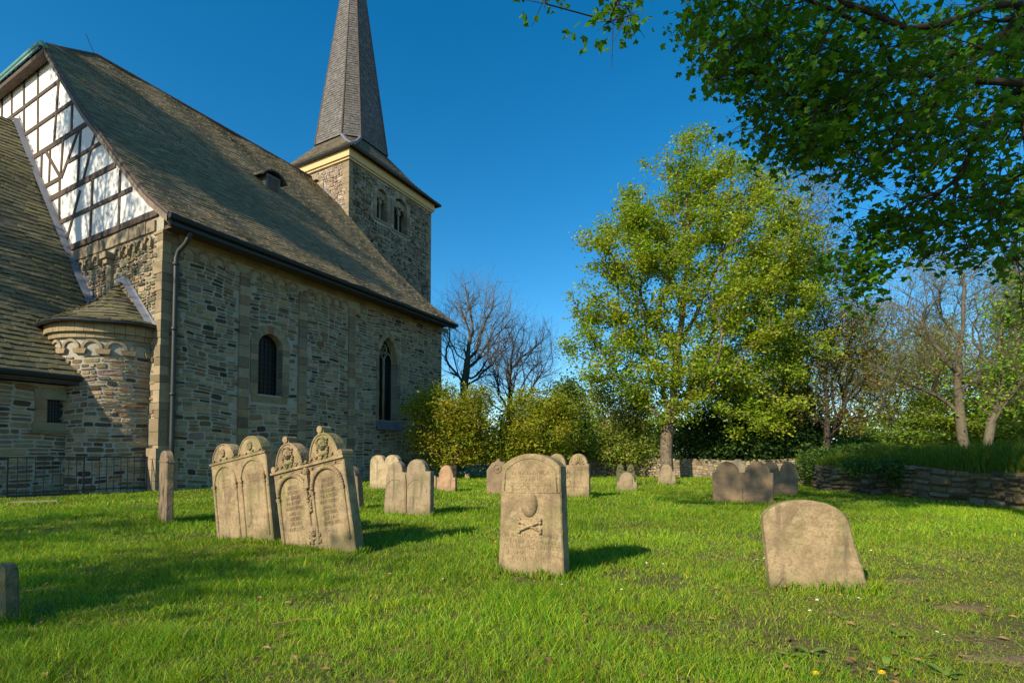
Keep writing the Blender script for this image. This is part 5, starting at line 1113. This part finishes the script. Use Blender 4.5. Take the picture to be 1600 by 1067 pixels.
for i, (bx, Y, el, lf, nl, lab) in enumerate([(1400, 46, [(1400, 610, 55, 60), (1380, 560, 40, 50), (1430, 650, 50, 35)], 'leafY', 14, 'pale budding tree far behind the ivy bush'), (1345, 50, [(1340, 600, 45, 60), (1320, 540, 35, 45), (1360, 500, 35, 40)], 'leafO', 12, 'thinly leaved far tree left of the pale budding one'),
        (1455, 44, [(1460, 600, 45, 55), (1440, 540, 40, 40), (1480, 550, 40, 60)], 'leafY', 18, 'pale green feathery tree behind the bare fan-shaped tree'), (1590, 40, [(1590, 500, 35, 60), (1610, 420, 40, 45), (1570, 580, 50, 50)], 'leafG', 24, 'green tree at the right edge behind the leaning tree'),
        (1240, 52, [(1260, 560, 60, 70), (1230, 620, 60, 50)], 'leafO', 12, 'far brownish tree seen through the tallest tree')]):
    tree('woodland_tree', lab, (bx, 735), Y, [(bx, 660), (bx+5, 600)], el, 380, .26, M['barkB'], M[lf], nl=nl, lr=.7, ls=.24, seed=20+i, bare=3, tw=1.3, rt=.009, step=.9)
for i, (bx, Y, el, lf) in enumerate([(860, 55, [(860, 690, 60, 24), (800, 700, 40, 18)], 'leafG'), (1380, 38, [(1380, 690, 60, 22), (1430, 690, 50, 20), (1330, 695, 40, 16)], 'leafG'), (1500, 36, [(1500, 690, 60, 20), (1550, 690, 50, 22), (1600, 680, 40, 30)], 'leafG'),
        (1620, 30, [(1620, 640, 45, 50), (1640, 690, 40, 30)], 'leafG'), (700, 60, [(700, 705, 60, 20), (750, 715, 60, 16)], 'leafD'), (1000, 58, [(1000, 690, 60, 30), (1070, 700, 60, 26)], 'leafD')]):
    tree('hedge_bush', ['low green bush far behind the round shrub', 'low bright bush behind the bank in the middle distance', 'low bush behind the bare fan-shaped tree trunk', 'green bush by the right edge above the bank', 'dark low bush far behind the church corner shrub', 'dark far bush seen beside the big leaning trunk'][i],
        (bx, 738), Y, [(bx, 715)], el, 300, .12, M['barkC'], M[lf], nl=26, lr=.5, ls=.26, seed=40+i, cat='bush', tint=((1, 1, 1), (1.3, 1.2, .9), (.7, .8, .8)), step=.8, shell=.35)
# far wooded rim
r = np.random.default_rng(77); n = 26000; a = r.uniform(-1.15, 1.2, n); D = r.uniform(75, 110, n); top = 5.2+2.2*vnoise(a*14, a*0, 1, 3)+1.5*vnoise(a*60, a*0, 1, 4)
cen = np.stack([np.sin(a)*D, np.cos(a)*D, r.random(n)**.8*top], -1)
leaf_mesh('distant_woodland', cen, r.uniform(.5, 1.1, n), np.array([(1, 1, 1), (1.5, 1.1, .9), (.7, .8, .8)])[r.integers(0, 3, n)], [M['leafG'], M['barkC']], None, rs=5, kind='stuff', label='low belt of distant woodland along the horizon', cat='woodland')
# ---------------------------------------------------------------- big overhanging maple at the upper right
r = np.random.default_rng(55); MT = np.array([10.2, 4.6, 0]); A = []
def cone(px, py, rx, ry, n, y0, y1):
    u = r.normal(0, 1, (n, 2)); u /= np.linalg.norm(u, axis=1, keepdims=True); q = r.random((n, 1))**.55; X = px+u[:, 0]*q[:, 0]*rx; Yp = py+u[:, 1]*q[:, 0]*ry; D = r.uniform(y0, y1, n)
    A.append(np.array([ray(a, b)*(d/ray(a, b)[1])+np.array([0, 0, H]) for a, b, d in zip(X, Yp, D)]))
for c in ((858, -10, 16, 18, 4, 4.0, 4.4), (968, 18, 20, 34, 9, 4.1, 4.5), (1000, -420, 60, 60, 7, 4.4, 4.9), (915, -260, 60, 60, 7, 4.2, 4.8), (962, -130, 14, 50, 4, 4.2, 4.5), (868, -120, 14, 50, 4, 4.1, 4.4), (1095, 30, 26, 36, 14, 6.8, 8), (1150, 60, 80, 85, 75, 6.5, 9), (1240, 110, 120, 120, 130, 6.5, 9.5), (1380, 110, 130, 120, 130, 6.2, 9.5), (1530, 120, 110, 130, 120, 6, 9), (1210, 200, 75, 60, 50, 7, 9),
          (1300, 250, 80, 55, 50, 7, 9), (1420, 250, 90, 50, 42, 6.8, 9), (1560, 300, 70, 55, 40, 6.5, 8.5), (1370, 360, 65, 32, 34, 7, 8.4), (1335, 420, 42, 34, 26, 7, 8.2), (1470, 335, 60, 28, 18, 7, 8.2), (1510, 385, 70, 20, 18, 7, 8.2), (1590, 370, 45, 60, 26, 6.5, 8), (1600, 470, 20, 25, 5, 6.5, 8), (1345, 470, 22, 16, 6, 7.2, 7.8), (1440, 390, 40, 25, 12, 7, 8)): cone(*c[:4], int(c[4]*.95), *c[5:])
cone(1250, -90, 160, 40, 30, 5.5, 8.5)
n = 520; C_ = np.stack([r.uniform(-3.5, 13, n), r.uniform(-2.5, 7.2, n), r.uniform(7.8, 13, n)], -1); A.append(C_[(C_[:, 2] > 2.4+.9*np.maximum(C_[:, 1], 0)) & (np.hypot((C_[:, 0]-6)/9, (C_[:, 1]-3)/6) < 1)])
n = 150; A.append(np.stack([r.uniform(9.5, 16, n), r.uniform(1, 10, n), r.uniform(4.5, 11, n)], -1))
att = np.concatenate(A)
trunk = [MT, MT+[0, .1, 1.2], MT+[-.1, .2, 2.4], MT+[-.3, .3, 3.6], MT+[-.6, .5, 4.8], MT+[-.8, .7, 6.0], MT+[-1.2, .9, 7.2], MT+[-1.6, 1.0, 8.6], MT+[-2.2, 1.1, 10]]
pos, par, dirn, cnt, chains, ends = grow(np.array(trunk), att, step=.42, droop=-.1, w=.22, seed=9, up=.35, lo=.75)
t = empty('maple_tree', tuple(MT), label='big leafy maple whose dark branches overhang the upper right corner', cat='tree'); pos = pos-MT
tr, thin, rad = wood('maple', pos, par, cnt, chains, .24, .003, M['barkC'], t, expo=1.5, thr=.022)
e = np.array(ends); m = np.repeat(e, 3); o = pos[m]; dv = dirn[m]+r.normal(0, .7, (len(m), 3)); dv /= np.linalg.norm(dv, axis=1, keepdims=True); q = o+dv*r.uniform(.12, .4, (len(m), 1))
ex = sticks(np.concatenate([pos[par[thin]], o]), np.concatenate([pos[thin], q]), np.concatenate([rad[thin]*1.1, np.full(len(m), .004)]), np.concatenate([rad[thin], np.full(len(m), .002)]), 4)
m = np.repeat(e, 11); back = r.random((len(m), 1))*1.6; cen = pos[m]*(1-back)+pos[par[m]]*back+r.normal(0, 1, (len(m), 3))*np.array([.17, .17, .12])
m2 = r.integers(0, len(q), 3*len(e)); cen = np.concatenate([cen, q[m2]+r.normal(0, .05, (len(m2), 3))])
cl = np.array([(1, 1, 1), (.8, .9, .9), (1.25, 1.1, .9), (.9, 1, .8)])[r.integers(0, 4, len(cen))]*r.uniform(.8, 1.2, (len(cen), 1))
leaf_mesh('crown', cen, r.uniform(.07, .165, len(cen))*np.where(cen[:, 1]+MT[1] < 5.2, .68, 1), cl, [M['leafM'], M['barkC']], t, ex, rs=3, shape='m', upb=.5)
# trees outside the left edge and behind the viewer that dapple the gable, the roof and the lawn
SH = (('tall tree left of the picture, dappling the half-timbered gable', (-26.5, 7, 0), [(0, 0, 6), (.3, 0, 12), (0, .3, 18), (0, 0, 21)], [(0, 0, 18.2, 4.2, 4.2, 4), (2.5, 1.5, 19.5, 3, 3, 2.6), (-1.5, -.5, 15, 2.5, 2.5, 2)], 420, 9),
      ('highest tree left of the picture, casting the long shade across the nave roof', (-28, 7.5, 0), [(0, 0, 8), (.3, 0, 16), (0, .3, 24), (0, 0, 27)], [(.8, 0, 25.2, 2.8, 2.8, 2.4), (-1, 1.5, 28.6, 2.3, 2.3, 1.6), (2.5, 1, 24, 2.4, 2.4, 2)], 380, 40),
      ('shade tree left of the picture whose shadow falls on the lawn by the railing', (-17, -1.5, 0), [(0, 0, 3), (.2, 0, 6)], [(0, 0, 7.2, 2.8, 2.8, 2), (1.6, .5, 6, 2, 2, 1.4), (-2, 0, 5.5, 1.8, 2, 1.5)], 200, 15),
      ('tree behind the viewer shading the lawn left of the ornate headstones', (-11.5, -3.5, 0), [(0, 0, 3), (.1, .2, 5.5)], [(0, 0, 6.2, 2.2, 1.8, 1.5), (1.2, .6, 5.2, 1.4, 1.4, 1)], 150, 12),
      ('wide tree behind the viewer whose shade lies before the dry-stone wall', (-1, -9, 0), [(-.5, .5, 5), (-1.5, 2, 9), (-2.5, 3.5, 12)], [(-4.5, 7.5, 13.5, 4.5, 3.5, 1.8), (-7.5, 6.5, 13, 3, 2.5, 1.6), (-1.5, 8, 13.2, 3.5, 3.4, 2), (0, 11, 12.5, 3, 2.5, 1.6), (3.5, 9, 13, 2.6, 2.6, 1.6)], 500, 12))
for i, (lab, b, tp, el, na, nl) in enumerate(SH):
    tree('shade_tree', lab, None, 1, tp, el, na, .28, M['barkA'], M['leafG'], nl=nl, lr=.34, ls=.2, seed=60+i, bare=2, world=b, group='trees that stand outside the picture')
# ================================================================ LIGHT, CAMERA
SAZ = math.radians(41); SEL = math.radians(30)
SUN = np.array([-math.sin(SAZ)*math.cos(SEL), -math.cos(SAZ)*math.cos(SEL), math.sin(SEL)])
w = bpy.data.worlds.new('World'); scn.world = w; w.use_nodes = True; nt = w.node_tree
sky = nt.nodes.new('ShaderNodeTexSky'); sky.sky_type = 'NISHITA'; sky.sun_disc = False
sky.sun_elevation = SEL; sky.sun_rotation = math.radians(180)+SAZ; sky.air_density = 1.0; sky.dust_density = .3; sky.ozone_density = 3.0; sky.altitude = 300
bg = nt.nodes['Background']; hs = nt.nodes.new('ShaderNodeHueSaturation'); hs.inputs['Saturation'].default_value = 1.38; hs.inputs['Hue'].default_value = .492; nt.links.new(sky.outputs[0], hs.inputs['Color']); nt.links.new(hs.outputs[0], bg.inputs['Color']); bg.inputs['Strength'].default_value = .135
sd = bpy.data.lights.new('sun', 'SUN'); sd.energy = 5.0; sd.angle = math.radians(.5); sd.color = (1, .86, .66)
so = bpy.data.objects.new('sun', sd); COL.objects.link(so); so.rotation_euler = Vector(SUN).to_track_quat('Z', 'Y').to_euler(); so.location = (-20, -20, 30)
cd = bpy.data.cameras.new('camera'); co = bpy.data.objects.new('camera', cd); COL.objects.link(co); scn.camera = co
cd.sensor_width = 36; cd.lens = 36*F/1600; cd.shift_y = (CY-533.5)/1600; cd.clip_end = 2000; cd.clip_start = .05
co.location = (0, 0, H); co.rotation_euler = (math.pi/2+P, 0, 0)
scn.view_settings.view_transform = 'Standard'; scn.view_settings.look = 'None'; scn.view_settings.exposure = .42; scn.view_settings.gamma = 1
scn.cycles.max_bounces = 6; scn.cycles.transparent_max_bounces = 4; scn.render.film_transparent = False
